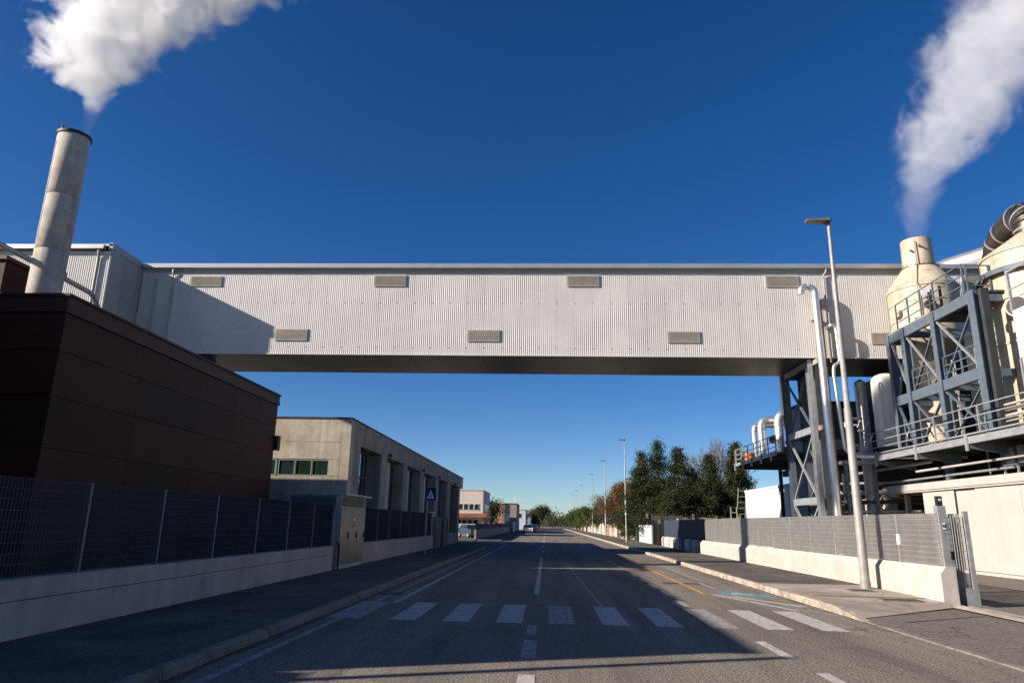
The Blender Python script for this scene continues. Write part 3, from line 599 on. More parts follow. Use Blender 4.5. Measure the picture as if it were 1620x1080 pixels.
for a, c, m in ((7.0, 10.2, 'steel_blue'), (3.35, 6.6, 'steel_grey'), (0.1, 2.95, 'steel_grey')):  # upper braces get darker steel, imitating the bridge's shade
    brace((14.04, 37.75, a), (14.04, 41.25, c), .10, m); brace((14.12, 41.25, a), (14.12, 37.75, c), .10, m)
    brace((14.95, 38.0, a), (14.95, 41.25, c), .10, 'steel_blue'); brace((15.02, 41.25, a), (15.02, 38.0, c), .10, 'steel_blue')
# shiny vent pipe
vp = thing('vent_pipe', 'tall polished steel vent pipe with hooked top in front of the bridge', 'pipe', (14.45, 36.6, 0))
MB().tube(rounded([(14.55, 36.6, 0), (14.42, 36.6, 14.35), (13.7, 36.6, 14.42), (13.68, 36.6, 13.98)], .38, 8), .19, 18).build('pipe', 'shiny', vp)
for z in (3.2, 6.7, 10.2, 12.6): MB().box(14.25, 14.5, 36.78, 37.34 if z < 10.5 else 37.14, z, z + .25).build('clamp', 'beige_sheet', vp)
MB().tube([(14.72, 36.62, 0), (14.68, 36.62, 13.6)], .05, 8).build('cable_conduit', 'rust', vp)
v2 = thing('process_pipe', 'thinner polished pipe jogging sideways beside the tall vent pipe', 'pipe', (15.2, 36.6, 5))
MB().tube(rounded([(15.0, 37.1, 12.2), (15.05, 36.6, 12.25), (15.35, 36.6, 12.2), (15.4, 36.6, 10.2), (15.05, 36.6, 10.05), (15.0, 36.6, 9.6), (15.2, 36.6, 5.6), (15.8, 36.6, 5.3), (20.0, 34.5, 5.15)], .2, 5), .10, 12).build('pipe', 'shiny', v2)
MB().tube([(16.6, 36.2, 5.3), (16.75, 36.12, 5.3)], .18, 12).build('valve', 'shiny', v2); MB().tube([(15.5, 36.6, 5.32), (15.65, 36.6, 5.32)], .17, 12).build('flange', 'galv', v2)

# ================================================================== STREET LAMPS
def lamp():
    t = thing('street_lamp', '', 'street lamp', (8.95, 21.1, 0), 'street lamps along the right pavement')
    MB().tube([(8.95, 21.1, .1), (8.95, 21.1, 5.2), (8.95, 21.1, 5.22), (8.95, 21.1, 11.1)], [.125, .105, .085, .05], 16).build('pole', 'galv_light', t)
    MB().tube([(8.95, 21.1, .12), (8.95, 21.1, .3)], .14, 16).build('base_collar', 'galv_light', t)
    a = MB().tube([(8.95, 21.1, 11.1), (8.95, 21.1, 11.22)], .06, 10).build('spigot', 'light_head', t)
    h = MB(); h.prism([(8.25, 21.0), (8.95, 20.92), (9.02, 21.0), (9.02, 21.2), (8.95, 21.28), (8.25, 21.2)], 11.2, 11.29); h = h.build('lamp_head', 'light_head', t)
    MB().box(8.3, 8.75, 21.03, 21.17, 11.18, 11.2).build('lens', 'lens', h)
    return t
L0 = lamp(); L0['label'] = 'tall grey street lamp in the foreground on the right pavement by the white wall'
for i, (Y, t) in enumerate(((81.4, 'nearest street lamp of the distant row, standing before the conifers'), (109.3, 'second street lamp of the distant row, beside the autumn tree'), (139.7, 'third street lamp of the distant row beyond the autumn tree'), (179.5, 'fourth street lamp of the distant row above the green trees'), (209.5, 'fifth street lamp of the distant row above the green trees'), (239, 'farthest visible street lamp of the row near the end of the road'))):
    dup(L0, (8.95, Y, 0), t)
# ---- pedestrian crossing sign on the left
sg = thing('crossing_sign', 'blue pedestrian crossing sign with white triangle on a thin post by the left wall', 'road sign', (-6.2, 37, 0))
MB().tube([(-6.2, 37, .1), (-6.2, 37, 3.45)], .03, 8).build('post', 'galv', sg)
MB().box(-6.32, -5.72, 36.93, 36.95, 2.78, 3.42).build('sign_plate', 'signblue', sg)
b = MB(); b.quad((-6.22, 36.925, 2.86), (-5.82, 36.925, 2.86), (-6.02, 36.925, 3.3)); b.build('white_triangle', 'signwhite', sg)
b = MB(); yy = 36.92
b.beam((-6.02, yy, 3.07), (-6.02, yy, 2.98), .05, .004, up=(0, 1, 0)); b.beam((-6.02, yy, 2.98), (-6.08, yy, 2.88), .025, .004, up=(0, 1, 0)); b.beam((-6.02, yy, 2.98), (-5.96, yy, 2.88), .025, .004, up=(0, 1, 0)); b.beam((-6.02, yy, 3.05), (-6.08, yy, 2.99), .02, .004, up=(0, 1, 0)); b.beam((-6.02, yy, 3.05), (-5.96, yy, 2.99), .02, .004, up=(0, 1, 0)); b.box(-6.04, -6.0, yy - .002, yy + .002, 3.09, 3.13)
b.build('walking_figure', 'black', sg, kind='stuff')
MB().box(-6.33, -6.32, 36.9, 36.96, 2.78, 3.42).box(-5.72, -5.71, 36.9, 36.96, 2.78, 3.42).build('plate_edge', 'signwhite', sg)
# thin signpost off to the near left whose shadow crosses the right fence
# ---- electrical cabin
ec = thing('electrical_cabin', 'grey metal electrical cabin with warning sticker between the two left walls', 'cabin', (-7.7, 25.3, 0))
MB().box(-8.7, -6.9, 23.72, 27.05, .1, 2.52).build('body', 'galv', ec); MB().box(-8.85, -6.68, 23.6, 27.15, 2.52, 2.58).build('roof', 'galv', ec)
M['cab'] = mat('cabin_steel', (0.22, 0.205, 0.185), 0.32, 0.6, var=0.15, scale=2.0, streak=0.2, bump=.08, bscale=2)
for a, c in ((23.78, 24.88), (24.9, 25.95), (25.97, 27.0)):
    d = MB().box(-6.9, -6.86, a, c, .25, 2.12).build('door', 'cab', ec); MB().box(-6.86, -6.83, c - .1, c - .06, 1.1, 1.3).build('handle', 'black', d)
    v = MB().box(-6.9, -6.875, a, c, 2.14, 2.5).build('vent_panel', 'cab', ec); b = MB()
    for k in range(6): b.quad((-6.874, a + .06, 2.2 + k * .05), (-6.874, c - .06, 2.2 + k * .05), (-6.845, c - .06, 2.17 + k * .05), (-6.845, a + .06, 2.17 + k * .05))
    b.build('vent_slat', 'cab', v, kind='stuff')
v = MB().box(-8.6, -7.05, 23.69, 23.72, 2.0, 2.48).build('vent_panel', 'blue_clad', ec); b = MB()
for k in range(7): b.quad((-8.55, 23.69, 2.07 + k * .055), (-7.1, 23.69, 2.07 + k * .055), (-7.1, 23.66, 2.04 + k * .055), (-8.55, 23.66, 2.04 + k * .055))
b.build('vent_slat', 'blue_clad', v, kind='stuff')
w = MB().box(-6.858, -6.854, 25.35, 25.62, 1.42, 1.80).build('warning_sticker', 'yellow', ec); MB().box(-6.8538, -6.852, 25.38, 25.59, 1.44, 1.55).build('red_band', 'orange', w); MB().box(-6.8538, -6.852, 25.38, 25.59, 1.70, 1.78).build('white_band', 'signwhite', w)
b = MB(); b.quad((-6.851, 25.41, 1.58), (-6.851, 25.56, 1.58), (-6.851, 25.485, 1.69)); b.build('warning_triangle', 'black', w)
MB().tube(rounded([(-6.8, 23.62, .1), (-6.8, 23.62, .95), (-6.86, 23.5, 1.0)], .05), .03, 8).build('conduit', 'black', ec)

# ================================================================== CONCRETE BUILDING (left mid)
cb = thing('concrete_building', 'two-storey weathered concrete building with tall recessed bays beyond the cabin', 'building', (-12, 44, 0))
BX, BY0, BY1, BH = -7.54, 26.62, 62.0, 5.52
MB().box(-24, -8.35, 27.8, BY1 - .4, 0, 5.3).build('core', 'dark_clad', cb)
# front wall: horizontal precast slabs
for (z0, z1) in ((0, 1.1), (1.1, 2.2), (2.2, 3.30)): MB().box(-24, -7.90, BY0, BY0 + .3, z0 + .006, z1 - .006).build('wall_panel', 'concrete', cb)
for (z0, z1) in ((3.94, 4.60), (4.60, 5.50)): MB().box(-24, -7.90, BY0, BY0 + .3, z0 + .006, z1 - .006).build('wall_panel', 'concrete', cb)
MB().box(-8.29, -7.90, BY0, BY0 + .3, 3.306, 3.934).build('wall_panel', 'concrete', cb)
MB().box(-7.89, BX, BY0, BY0 + .5, 0, 5.5).build('corner_column', 'concrete', cb)
wn_ = MB().box(-24, -8.29, BY0 + .12, BY0 + .3, 3.3, 3.94).build('window_band', 'dark_clad', cb)
x = -8.32
for k in range(9):
    w = MB().box(x - .62, x, BY0 + .05, BY0 + .09, 3.34, 3.90).build('window', 'green_glass' if k % 3 != 2 else 'glass', cb)
    fr = MB().box(x - .65, x + .03, BY0 + .02, BY0 + .11, 3.305, 3.35).box(x - .65, x + .03, BY0 + .02, BY0 + .11, 3.885, 3.935).box(x - .03, x + .03, BY0 + .02, BY0 + .11, 3.35, 3.885).box(x - .65, x - .615, BY0 + .02, BY0 + .11, 3.35, 3.885)
    fr.build('window_frame', 'frame_grey', w); x -= .655 if k != 2 else .74
# street side
MB().box(-8.34, BX, BY0 + .52, 62.0, 4.80, 5.5).build('fascia', 'concrete_dark', cb) if False else None
yy = BY0 + .52
for k in range(6):
    y2 = yy + (62.0 - BY0 - .52) / 6; MB().box(-8.34, BX, yy + .008, y2 - .008, 4.62, 5.5).build('fascia_panel', 'concrete_dark', cb); yy = y2
MB().box(-24, BX + .02, BY0 - .03, 64.2, 5.5, 5.56).build('roof_edge', 'patch', cb); MB().box(-24, BX - .02, 62.02, 64.15, 4.62, 5.49).build('end_canopy', 'concrete', cb)
bays = [(28.2, 31.9), (33.1, 37.0), (38.1, 42.2), (43.5, 48.0), (49.6, 53.8), (55.6, 60.8)]
prev = BY0 + .52
for i, (a, c) in enumerate(bays):
    MB().box(-8.34, BX, prev, a, 0, 4.61).build('pilaster', 'concrete_dark', cb); prev = c
    MB().box(-8.34, BX - .1, a + .004, c - .004, 0, .85).build('spandrel', 'concrete_dark', cb)
    if i == 0:
        w = MB().box(-8.05, -8.02, a + .35, c - .9, 1.5, 4.58).build('window', 'glass_mirror', cb); b = MB()
        for k in range(5): yv = a + .35 + k * (c - a - 1.25) / 4; b.box(-8.02, -7.98, yv - .03, yv + .03, 1.5, 4.58)
        for z in (1.5, 2.45, 3.45, 4.5): b.box(-8.018, -7.975, a + .35, c - .9, z, z + .07)
        b.build('window_frame', 'black', w)
    else:
        w0 = a + .5; w1 = a + .5 + (c - a) * .55
        n = 5; st = None
        for k in range(n):
            d = (w1 - w0) / n; MB().box(-8.02, -7.97 - .02 * (k % 2), w0 + k * d + .01, w0 + (k + 1) * d - .01, 1.3, 4.55).build('shutter_panel', 'shutter', cb)
        MB().box(-8.07, -8.04, w1 + .1, c - .1, 1.3, 4.5).build('window', 'glass', cb)
MB().box(-8.34, BX, prev, 62.0, 0, 4.61).build('pilaster', 'concrete_dark', cb)
for Y in (33.2, 42.6, 49.2, 58): MB().tube([(BX + .02, Y, 4.72), (BX + .2, Y, 4.7)], .06, 8).build('wall_lamp', 'black', cb)
gh = thing('gate_pillars', 'dark gate pillars and hedge screen at the far end of the left wall', 'gate', (-6.9, 47, 0))
for y in (44.7, 46.0, 48.5, 49.8): MB().box(-7.1, -6.8, y, y + .3, 0, 2.0).build('pillar', 'concrete_dark', gh)
MB().box(-7.0, -6.96, 45.0, 46.0, .1, 1.7).build('gate_leaf', 'olive', gh); MB().box(-7.0, -6.96, 46.3, 48.5, .1, 1.8).build('gate_leaf', 'olive', gh)
pb = tag(MB().box(-7.2, -6.85, 44.0, 44.1, 2.0, 2.3).box(-7.05, -7.0, 44.0, 44.05, 0, 2.0).build('name_board', 'signwhite'), 'small pale name board on a post where the second left wall ends', 'board')

# ================================================================== FAR LEFT: buildings, cars, trees
def windows(parent, x0, x1, y, z0, z1, n, axis='x', m='glass', fm='white_paint'):
    d = (x1 - x0) / n
    for k in range(n):
        a = x0 + k * d + .12; c = x0 + (k + 1) * d - .04
        if axis == 'x':
            w = MB().box(a, c, y - .03, y + .05, z0, z1).build('window', m, parent)
            MB().box(a - .08, a, y - .06, y + .05, z0 - .06, z1 + .06).box(c, c + .04, y - .06, y + .05, z0 - .06, z1 + .06).box(a, c, y - .06, y + .05, z1, z1 + .06).box(a, c, y - .06, y + .05, z0 - .06, z0).build('window_frame', fm, w)
        else:
            w = MB().box(y - .05, y + .03, a, c, z0, z1).build('window', m, parent)
            MB().box(y - .05, y + .06, a - .08, a, z0 - .06, z1 + .06).box(y - .05, y + .06, c, c + .04, z0 - .06, z1 + .06).box(y - .05, y + .06, a, c, z1, z1 + .06).box(y - .05, y + .06, a, c, z0 - .06, z0).build('window_frame', fm, w)
b2 = thing('office_building', 'pale pink two-storey office building with window rows beyond the concrete building', 'building', (-12, 105, 0))
MB().box(-20, -8.85, 100, 112, 0, 6.0).build('wall', 'pink', b2); MB().box(-20.1, -8.8, 99.95, 112.1, 6.0, 6.12).build('parapet', 'concrete', b2)
windows(b2, -12.4, -9.4, 100, 3.4, 4.15, 4); windows(b2, -12.6, -9.5, 100, 1.2, 2.0, 4); windows(b2, 102, 110, -8.85, 3.0, 4.2, 4, 'y')
MB().extrude_x([(98.2, 2.35), (99.9, 2.9), (99.9, 2.35)], -20, -8.2).build('canopy', 'redroof', b2); MB().box(-8.84, -7.6, 98.2, 112, 2.3, 2.5).build('canopy', 'redroof', b2)
fp = thing('picket_fence', 'white slatted gate fence below the pale pink office building', 'fence', (-10.5, 92, 0)); st = None
for k in range(26):
    if st is None: st = MB().box(-12.4, -12.25, 92, 92.04, .1, 1.5).build('slat', 'white_paint', fp)
    else: copy_part(st, fp, (-12.325 + k * .2, 92.02, .1))
MB().box(-12.5, -7.2, 92.05, 92.1, .4, .5).box(-12.5, -7.2, 92.05, 92.1, 1.2, 1.3).build('rail', 'white_paint', fp)
b3 = thing('brick_building', 'orange brick two-storey building with lighter side windows farther down the left', 'building', (-9, 136, 0))
MB().box(-16, -7.9, 130, 150, 0, 5.05).build('wall', 'bricks', b3); MB().box(-7.9, -7.6, 130.05, 150, 0, 5.0).build('side_wall', 'bricks_dark', b3); windows(b3, -9.3, -8.6, 130, 3.2, 4.0, 1); windows(b3, 133, 147, -7.6, 2.2, 3.3, 4, 'y', 'white_paint')
MB().box(-16.1, -7.5, 129.9, 150.1, 5.05, 5.18).build('parapet', 'bricks_dark', b3)
b3b = thing('brown_building', 'flat brown building just behind the orange brick one', 'building', (-8, 158, 0)); MB().box(-14, -6.3, 152, 168, 0, 5.6).build('wall', 'bricks_dark', b3b); MB().box(-14.1, -6.2, 151.9, 168.1, 5.6, 5.75).build('parapet', 'patch', b3b); MB().tube([(-6.6, 153, 5.6), (-6.6, 153, 7.2)], .12, 8).build('flue', 'white_paint', b3b)
b4 = thing('small_white_building', 'small bluish white building at the far end of the left side', 'building', (-6, 190, 0)); MB().box(-9, -5.2, 180, 200, 0, 4.9).build('wall', 'bluewhite', b4); windows(b4, -8.6, -6.2, 180, 3.0, 4.0, 2, 'x', 'glass'); windows(b4, 183, 197, -5.2, 2.6, 3.8, 4, 'y'); MB().box(-9.1, -5.1, 179.9, 200.1, 4.9, 5.0).build('parapet', 'concrete', b4)
b5 = thing('low_shed', 'long low dark shed between the white building and the stone pine', 'building', (-6, 230, 0)); MB().box(-10, -4.7, 215, 260, 0, 4.6).build('wall', 'bricks_dark', b5); b = MB(); b.extrude_y([(-10.4, 4.6), (-4.4, 4.6), (-7.4, 5.3)], 214, 261); b.build('roof', 'concrete_dark', b5)
# hedges, walls along the left beyond the side road
lfw = thing('garden_wall', 'dark low wall with railings along the left side beyond the side road', 'wall', (-5.6, 90, 0))
for k in range(8):
    y = 70 + k * 8; MB().box(-7.0, -6.8, y, y + 7.9, 0, 1.0).build('wall_section', 'bricks_dark', lfw); MB().box(-7.0, -6.8, y + 7.9, y + 8.2, 0, 1.7).build('pillar', 'bricks', lfw)
    MB().box(-6.92, -6.88, y + .1, y + 7.9, 1.0, 1.6).build('railing', 'olive', lfw)
ww = tag(MB().box(-6.6, -6.4, 140, 150, 0, 1.9).box(-6.6, -6.0, 150, 150.3, 0, 1.9).build('white_gate', 'white_paint'), 'white panel gate on the left before the brown building', 'gate')
def car(name, label, loc, m, rot=0, sc=1.0):
    t = thing(name, label, 'car', loc); X, Y, Z = loc
    prof = [(-2.1, .35), (-2.1, .8), (-1.95, .95), (-1.0, 1.0), (-.45, 1.42), (.9, 1.45), (1.6, 1.0), (2.0, .95), (2.1, .75), (2.1, .35)]
    b = MB(); b.extrude_x([(y, z) for y, z in prof], -.85, .85); b.v = [(x * (0.86 if z > 1.1 else 1) + X, y + Y, z + Z) for x, y, z in b.v]; b.build('body', m, t)
    g = MB(); g.extrude_x([(-.92, 1.04), (-.43, 1.38), (.85, 1.40), (1.45, 1.03)], -.80, .80); g.v = [(x * (.93 if z > 1.2 else 1.075) + X, y + Y, z + Z) for x, y, z in g.v]; g.build('side_window', 'glass', t)
    ws = MB(); ws.quad((-.72, -1.02, 1.02), (.72, -1.02, 1.02), (.62, -.50, 1.40), (-.62, -.50, 1.40)); ws.v = [(x + X, y + Y - .02, z + Z) for x, y, z in ws.v]; ws.build('rear_window', 'glass', t)
    for sx in (-1, 1):
        for wy in (-1.3, 1.3):
            wh = MB().tube([(X + sx * .68, Y + wy, Z + .32), (X + sx * .88, Y + wy, Z + .32)], .32, 16).build('wheel', 'tyre', t); MB().tube([(X + sx * .87, Y + wy, Z + .32), (X + sx * .895, Y + wy, Z + .32)], .19, 12).build('rim', 'galv', wh)
        MB().box(X + sx * .6 - .14, X + sx * .6 + .14, Y - 2.12, Y - 2.09, Z + .62, Z + .76).build('tail_light', 'redroof', t)
    t.rotation_euler = (0, 0, rot); return t
car('parked_car', 'blue-grey car parked behind the wall past the concrete building', (-8.6, 82, 0), 'carpaint', 0.5)
car('parked_car', 'white car parked far off at the left kerb near the road end', (-3.3, 190, 0), 'carwhite')
car('parked_car', 'dark car parked far off just behind the white one', (-3.2, 215, 0), 'carpaint')
car('parked_car', 'pale car parked farthest off by the stone pine', (-3.0, 245, 0), 'carwhite')

# ---- foliage
def leaves(n, env, size, rnd, clump=None):
    b = MB(); cl = clump or 1
    for _ in range(n // cl):
        p = env(rnd)
        for _k in range(cl):
            q = Vector(p) + Vector((rnd.gauss(0, 1), rnd.gauss(0, 1), rnd.gauss(0, .7))) * size * (1.4 if cl > 1 else 0)
            d = Vector((rnd.gauss(0, 1), rnd.gauss(0, 1), rnd.gauss(0, 1))).normalized(); e = d.orthogonal().normalized(); s = size * rnd.uniform(.5, 1.1)
            f = d.cross(e); b.quad(q - e * s * .5, q + f * s * .3, q + e * s * .5 + d * s * .2, q - f * s * .3)
    return b
def conifer(name, label, loc, h, w, seed, m='leaf_conifer', n=9000, group='evergreen trees behind the stone wall', cat='tree', lean=0.0):
    rnd = random.Random(seed); X, Y, Z = loc; t = thing(name, label, cat, loc, group)
    MB().tube([(X, Y, 0), (X + lean * .5, Y, h * .5), (X + lean, Y, h * .97)], [.22, .13, .03], 8).build('trunk', 'bark', t)
    br_ = []
    for i in range(int(h * 15)):
        z = h * (.06 + .92 * rnd.random() ** .9); k = 1 - z / h; a = rnd.uniform(0, 6.283)
        r = 1.9 * w * (k ** 1.15) * rnd.uniform(.25, 1.0) * (1 + .35 * math.sin(a * 2 + seed) * math.sin(z * 2.3 + seed)) + .12; br_.append((z, r, a, rnd.uniform(-.1, .30)))
    wts = [q[1] + .05 for q in br_]
    lb = MB()
    for z, r, a, up in br_: lb.tube([(X + lean * z / h, Y, z), (X + lean * z / h + math.cos(a) * r, Y + math.sin(a) * r, z + up * r)], [.03, .008], 4, False)
    lb.build('branch', 'bark', t, kind='stuff')
    def env(r_):
        z, r, a, up = r_.choices(br_, wts)[0]; u = .25 + .75 * r_.random() ** .8; rr = r * u; j = .04 + .10 * (1 - u * .5)
        return (X + lean * z / h + math.cos(a) * rr + r_.gauss(0, j), Y + math.sin(a) * rr + r_.gauss(0, j), z + up * rr * u + r_.gauss(0, .07))
    leaves(n, env, .20, rnd, 4).build('crown', m, t, kind='stuff'); return t
def broad(name, label, loc, h, w, seed, m, n=6000, base=.25, group=None, cat='tree', sparse=1.0, lobes=14, size=.22):
    rnd = random.Random(seed); X, Y, Z = loc; t = thing(name, label, cat, loc, group)
    MB().tube([(X, Y, 0), (X + .1, Y, h * .35), (X, Y + .1, h * .6)], [.2, .14, .07], 8).build('trunk', 'bark', t)
    L = []
    for i in range(lobes):
        a = rnd.uniform(0, 6.283); z = h * rnd.uniform(base + .1, .9); k = math.sin(max(.05, (z / h - base + .08) / (1.05 - base) * math.pi)) ** .6; r = w * k * rnd.uniform(.2, .75)
        L.append((X + math.cos(a) * r, Y + math.sin(a) * r, z, rnd.uniform(.22, .42) * w))
    lb = MB()
    for x, y, z, r in L:
        lb.tube([(X, Y, h * .3), ((x + X) / 2, (y + Y) / 2, z * .75), (x, y, z)], [.08, .05, .02], 5, False)
        for _ in range(3): lb.tube([(x, y, z), (x + rnd.gauss(0, r * .8), y + rnd.gauss(0, r * .8), z + abs(rnd.gauss(0, r)))], [.02, .006], 4, False)
    lb.build('limb', 'bark', t, kind='stuff')
    def env(r_):
        x, y, z, r = r_.choice(L); d = Vector((r_.gauss(0, 1), r_.gauss(0, 1), r_.gauss(0, .8))).normalized() * r * r_.uniform(.4, 1.1); return (x + d.x, y + d.y, z + d.z * .85)
    leaves(n, env, size, rnd, 4).build('crown', m, t, kind='stuff'); return t
def bare(name, label, loc, h, seed, m='bark_pale', spread=.5, group=None, trunks=3):
    rnd = random.Random(seed); t = thing(name, label, 'tree', loc, group); b = MB(); tr = MB()
    def grow(p, d, l, r, dep, tgt):
        q = p + d * l; tgt.tube([p, (p + q) / 2 + Vector((rnd.gauss(0, .03 * l), rnd.gauss(0, .03 * l), 0)), q], [r, r * .85, r * .7], 5 if dep > 3 else 3, False)
        if dep <= 0: return
        for _ in range(rnd.choice((2, 3, 3)) if dep > 1 else 4):
            nd = (d + Vector((rnd.gauss(0, spread), rnd.gauss(0, spread), rnd.gauss(.12, spread * .5)))).normalized(); grow(q, nd, l * rnd.uniform(.6, .85), max(.015, r * .62), dep - 1, b)
    for _ in range(trunks): grow(Vector(loc), Vector((rnd.gauss(0, .15), rnd.gauss(0, .1), 1)).normalized(), h * .26, .12, 5, tr)
    tr.build('trunk', 'bark', t); b.build('branches', m, t, kind='stuff'); return t
specs = [(10.3, 78, 9.6, 2.2, 'second-tallest narrow evergreen at the left of the group'), (11.9, 77, 10.9, 2.9, 'tallest pointed evergreen rising in the middle of the group'), (14.0, 76, 9.9, 3.0, 'evergreen with broken top just right of the tallest one'), (15.8, 78, 8.0, 3.2, 'broad dark evergreen between the tall group and the bare tree'), (17.2, 75, 9.2, 2.0, 'evergreen standing in front of the bare tree'), (19.3, 74, 9.6, 2.6, 'evergreen half hidden beside the left service deck'), (12.6, 72, 6.4, 3.2, 'low bushy evergreen in front, right above the signboard'), (11.6, 82, 6.8, 2.7, 'low bushy evergreen at the left foot of the group'), (16.0, 72.5, 6.0, 3.2, 'low dark evergreen right behind the timber wall'), (20.8, 78, 10.8, 2.6, 'rightmost tall evergreen, top showing above the deck rail'), (11.3, 86, 6.2, 2.3, 'low green-brown evergreen between the group and the autumn trees')]
for i, (x, y, h, w, lab) in enumerate(specs): conifer('evergreen_tree', lab, (x, y, 0), h, w, 100 + i, n=26000 if h > 8 else 16000, lean=random.uniform(-.2, .3))
conifer('evergreen_tree', 'low green evergreen beside the pavement behind the yellow cabinet', (11.6, 89, 0), 5.5, 1.8, 131, 'leaf_green')
conifer('evergreen_tree', 'round green evergreen next to the first distant street lamp', (11.4, 95, 0), 6.2, 1.9, 132, 'leaf_green')
for i, (x, y, h, w, lab) in enumerate(((12.8, 80, 7.2, 2.6, 'olive-brown leafy tree filling the gap behind the tallest evergreen'), (16.5, 81, 7.6, 2.8, 'olive-brown leafy tree below the bare branches'), (11.4, 91, 6.8, 2.4, 'olive leafy tree left of the evergreens behind the lamp'), (18.6, 79, 6.8, 2.6, 'olive leafy tree next to the service deck end'), (10.9, 101, 7.2, 2.3, 'olive leafy tree between the yellow and the reddish autumn trees'), (10.6, 112, 6.4, 2.3, 'olive leafy tree just before the purplish tree'), (10.2, 132, 5.6, 2.4, 'olive leafy tree beyond the purplish autumn tree'), (9.9, 144, 5.2, 2.3, 'olive leafy tree right before the green street tree row'), (14.8, 73.5, 4.6, 2.2, 'low olive shrub-like tree right behind the timber wall'), (12.0, 73.5, 4.4, 1.7, 'low olive shrub-like tree left behind the notice board'))):
    broad('leafy_tree', lab, (x, y, 0), h, w, 150 + i, 'leaf_hedge', 7000, .08, 'olive leafy trees among the evergreens', lobes=26, size=.2)
bare('bare_tree', 'tall leafless tree with many fine twigs above the evergreens', (18.6, 83, 0), 12.5, 5, trunks=5, spread=.30)
bare('bare_tree', 'second leafless tree right of the first, twigs behind the service deck', (21.2, 83, 0), 12.0, 9, trunks=3, spread=.32)
broad('autumn_tree', 'reddish brown tree with yellow leaves left of the evergreens', (10.4, 104, 0), 8.6, 2.6, 21, 'leaf_autumn', 6500, .3, 'autumn trees on the right')
broad('autumn_tree', 'bare-looking purplish brown tree at the left end of the autumn trees', (9.6, 122, 0), 7.0, 2.2, 22, 'leaf_autumn', 3000, .4, 'autumn trees on the right', lobes=18)
broad('autumn_tree', 'yellow and rust coloured tree between the lamp and the evergreens', (10.4, 97, 0), 8.0, 2.1, 23, 'leaf_autumn', 5000, .3, 'autumn trees on the right')
bare('bare_tree', 'small bare purplish tree with thin trunks by the second distant lamp', (9.4, 116, 0), 7.0, 31, trunks=3, spread=.4)
for i, (x, y, h, w, lab) in enumerate(((8.6, 155, 5.6, 2.2, 'nearest rounded green street tree of the distant right row'), (8.4, 168, 5.6, 2.3, 'second rounded green street tree of the distant right row'), (8.3, 182, 5.6, 2.4, 'third rounded green street tree of the distant right row'), (8.2, 198, 5.4, 2.6, 'fourth rounded green street tree of the distant right row'), (8.2, 216, 5.6, 2.8, 'farthest rounded green street tree of the distant right row'))):
    broad('street_tree', lab, (x, y, 0), h, w, 40 + i, 'leaf_green', 2600, .15, 'green street trees far down the right pavement', size=.35)
broad('stone_pine', 'dark umbrella-shaped stone pine near the end of the road', (-1.5, 268, 0), 8.0, 4.5, 61, 'leaf_conifer', 4500, .45, lobes=22, size=.5)
for i, (x, y, h, w, lab) in enumerate(((-4.5, 236, 5.5, 3.4, 'olive brown tree before the stone pine, nearest of the far cluster'), (-5.5, 255, 6.2, 3.6, 'olive tree beside the low shed roof, left of the stone pine'), (2.5, 300, 5.0, 4.0, 'low far tree straight at the end of the road'), (8.0, 320, 5.0, 4.0, 'low far tree to the right of the road end'), (-9.5, 125, 5.6, 1.6, 'small dark tree between the pink and the brick buildings'))):
    broad('roadside_tree', lab, (x, y, 0), h, w, 70 + i, 'leaf_hedge', 2600, .12, 'trees near the far end of the road', size=.4)
rw_ = random.Random(3)
def farwood(rr):
    x = rr.uniform(-160, 160); return (x, 420 + rr.uniform(0, 30), rr.uniform(0, 5.5 + 2.2 * math.sin(x * .13) + 1.3 * math.sin(x * .41)))
leaves(24000, farwood, 1.3, rw_, 4).build('far_wood', 'leaf_hedge', kind='stuff')

# ================================================================== RIGHT MID: walls, gates, boxes
sw = thing('timber_wall', 'low weathered board wall with posts in front of the evergreens', 'wall', (14, 69.5, 0))
for k in range(6):
    x = 9.7 + k * 2.2
    for q in range(6): MB().box(x + .02, x + 2.18, 69.9 + .01 * (q % 2), 69.96 + .01 * (q % 2), .05 + q * .42, .45 + q * .42).build('board', 'rail_cream', sw)
    MB().box(x - .1, x + .1, 69.75, 69.95, 0, 2.85 if k in (0, 2, 4) else 2.7).build('post', 'timber', sw)
sb = thing('signboard', 'dark notice board fixed on the board wall above the pale gate', 'board', (11.5, 68.9, 0))
MB().box(9.95, 12.9, 68.95, 69.0, 1.55, 2.65).build('panel', 'patch', sb); MB().box(10.0, 10.1, 69.0, 69.1, 0, 2.7).build('post', 'timber', sb); MB().box(12.7, 12.8, 69.0, 69.1, 0, 2.7).build('post', 'timber', sb)
MB().box(11.35, 11.75, 68.93, 68.95, 1.75, 2.05).build('yellow_notice', 'yellow', sb); MB().box(12.3, 12.5, 68.93, 68.95, 2.0, 2.4).build('white_notice', 'signwhite', sb); MB().box(10.6, 10.85, 68.93, 68.95, 1.7, 2.3).build('grey_notice', 'concrete_dark', sb)
pg = thing('metal_gate', 'pale grey-blue sheet metal gate leaf lit by the sun past the white wall blocks', 'gate', (9.55, 71.5, 0))
MB().box(9.5, 9.55, 65.6, 74.2, .15, 1.7).build('sheet_panel', 'gate_white', pg); MB().box(9.44, 9.5, 65.6, 74.2, 1.62, 1.76).box(9.44, 9.5, 65.6, 74.2, .1, .22).box(9.44, 9.5, 65.6, 65.75, .22, 1.62).box(9.44, 9.5, 69.4, 69.5, .22, 1.62).box(9.44, 9.5, 74.05, 74.2, .22, 1.62).build('gate_frame', 'gate_white', pg)
dk = tag(MB().box(9.56, 14, 65.4, 65.5, 0, 1.85).build('screen_fence', 'olive'), 'dark opaque screen fence set at right angles beside the pale gate', 'fence')
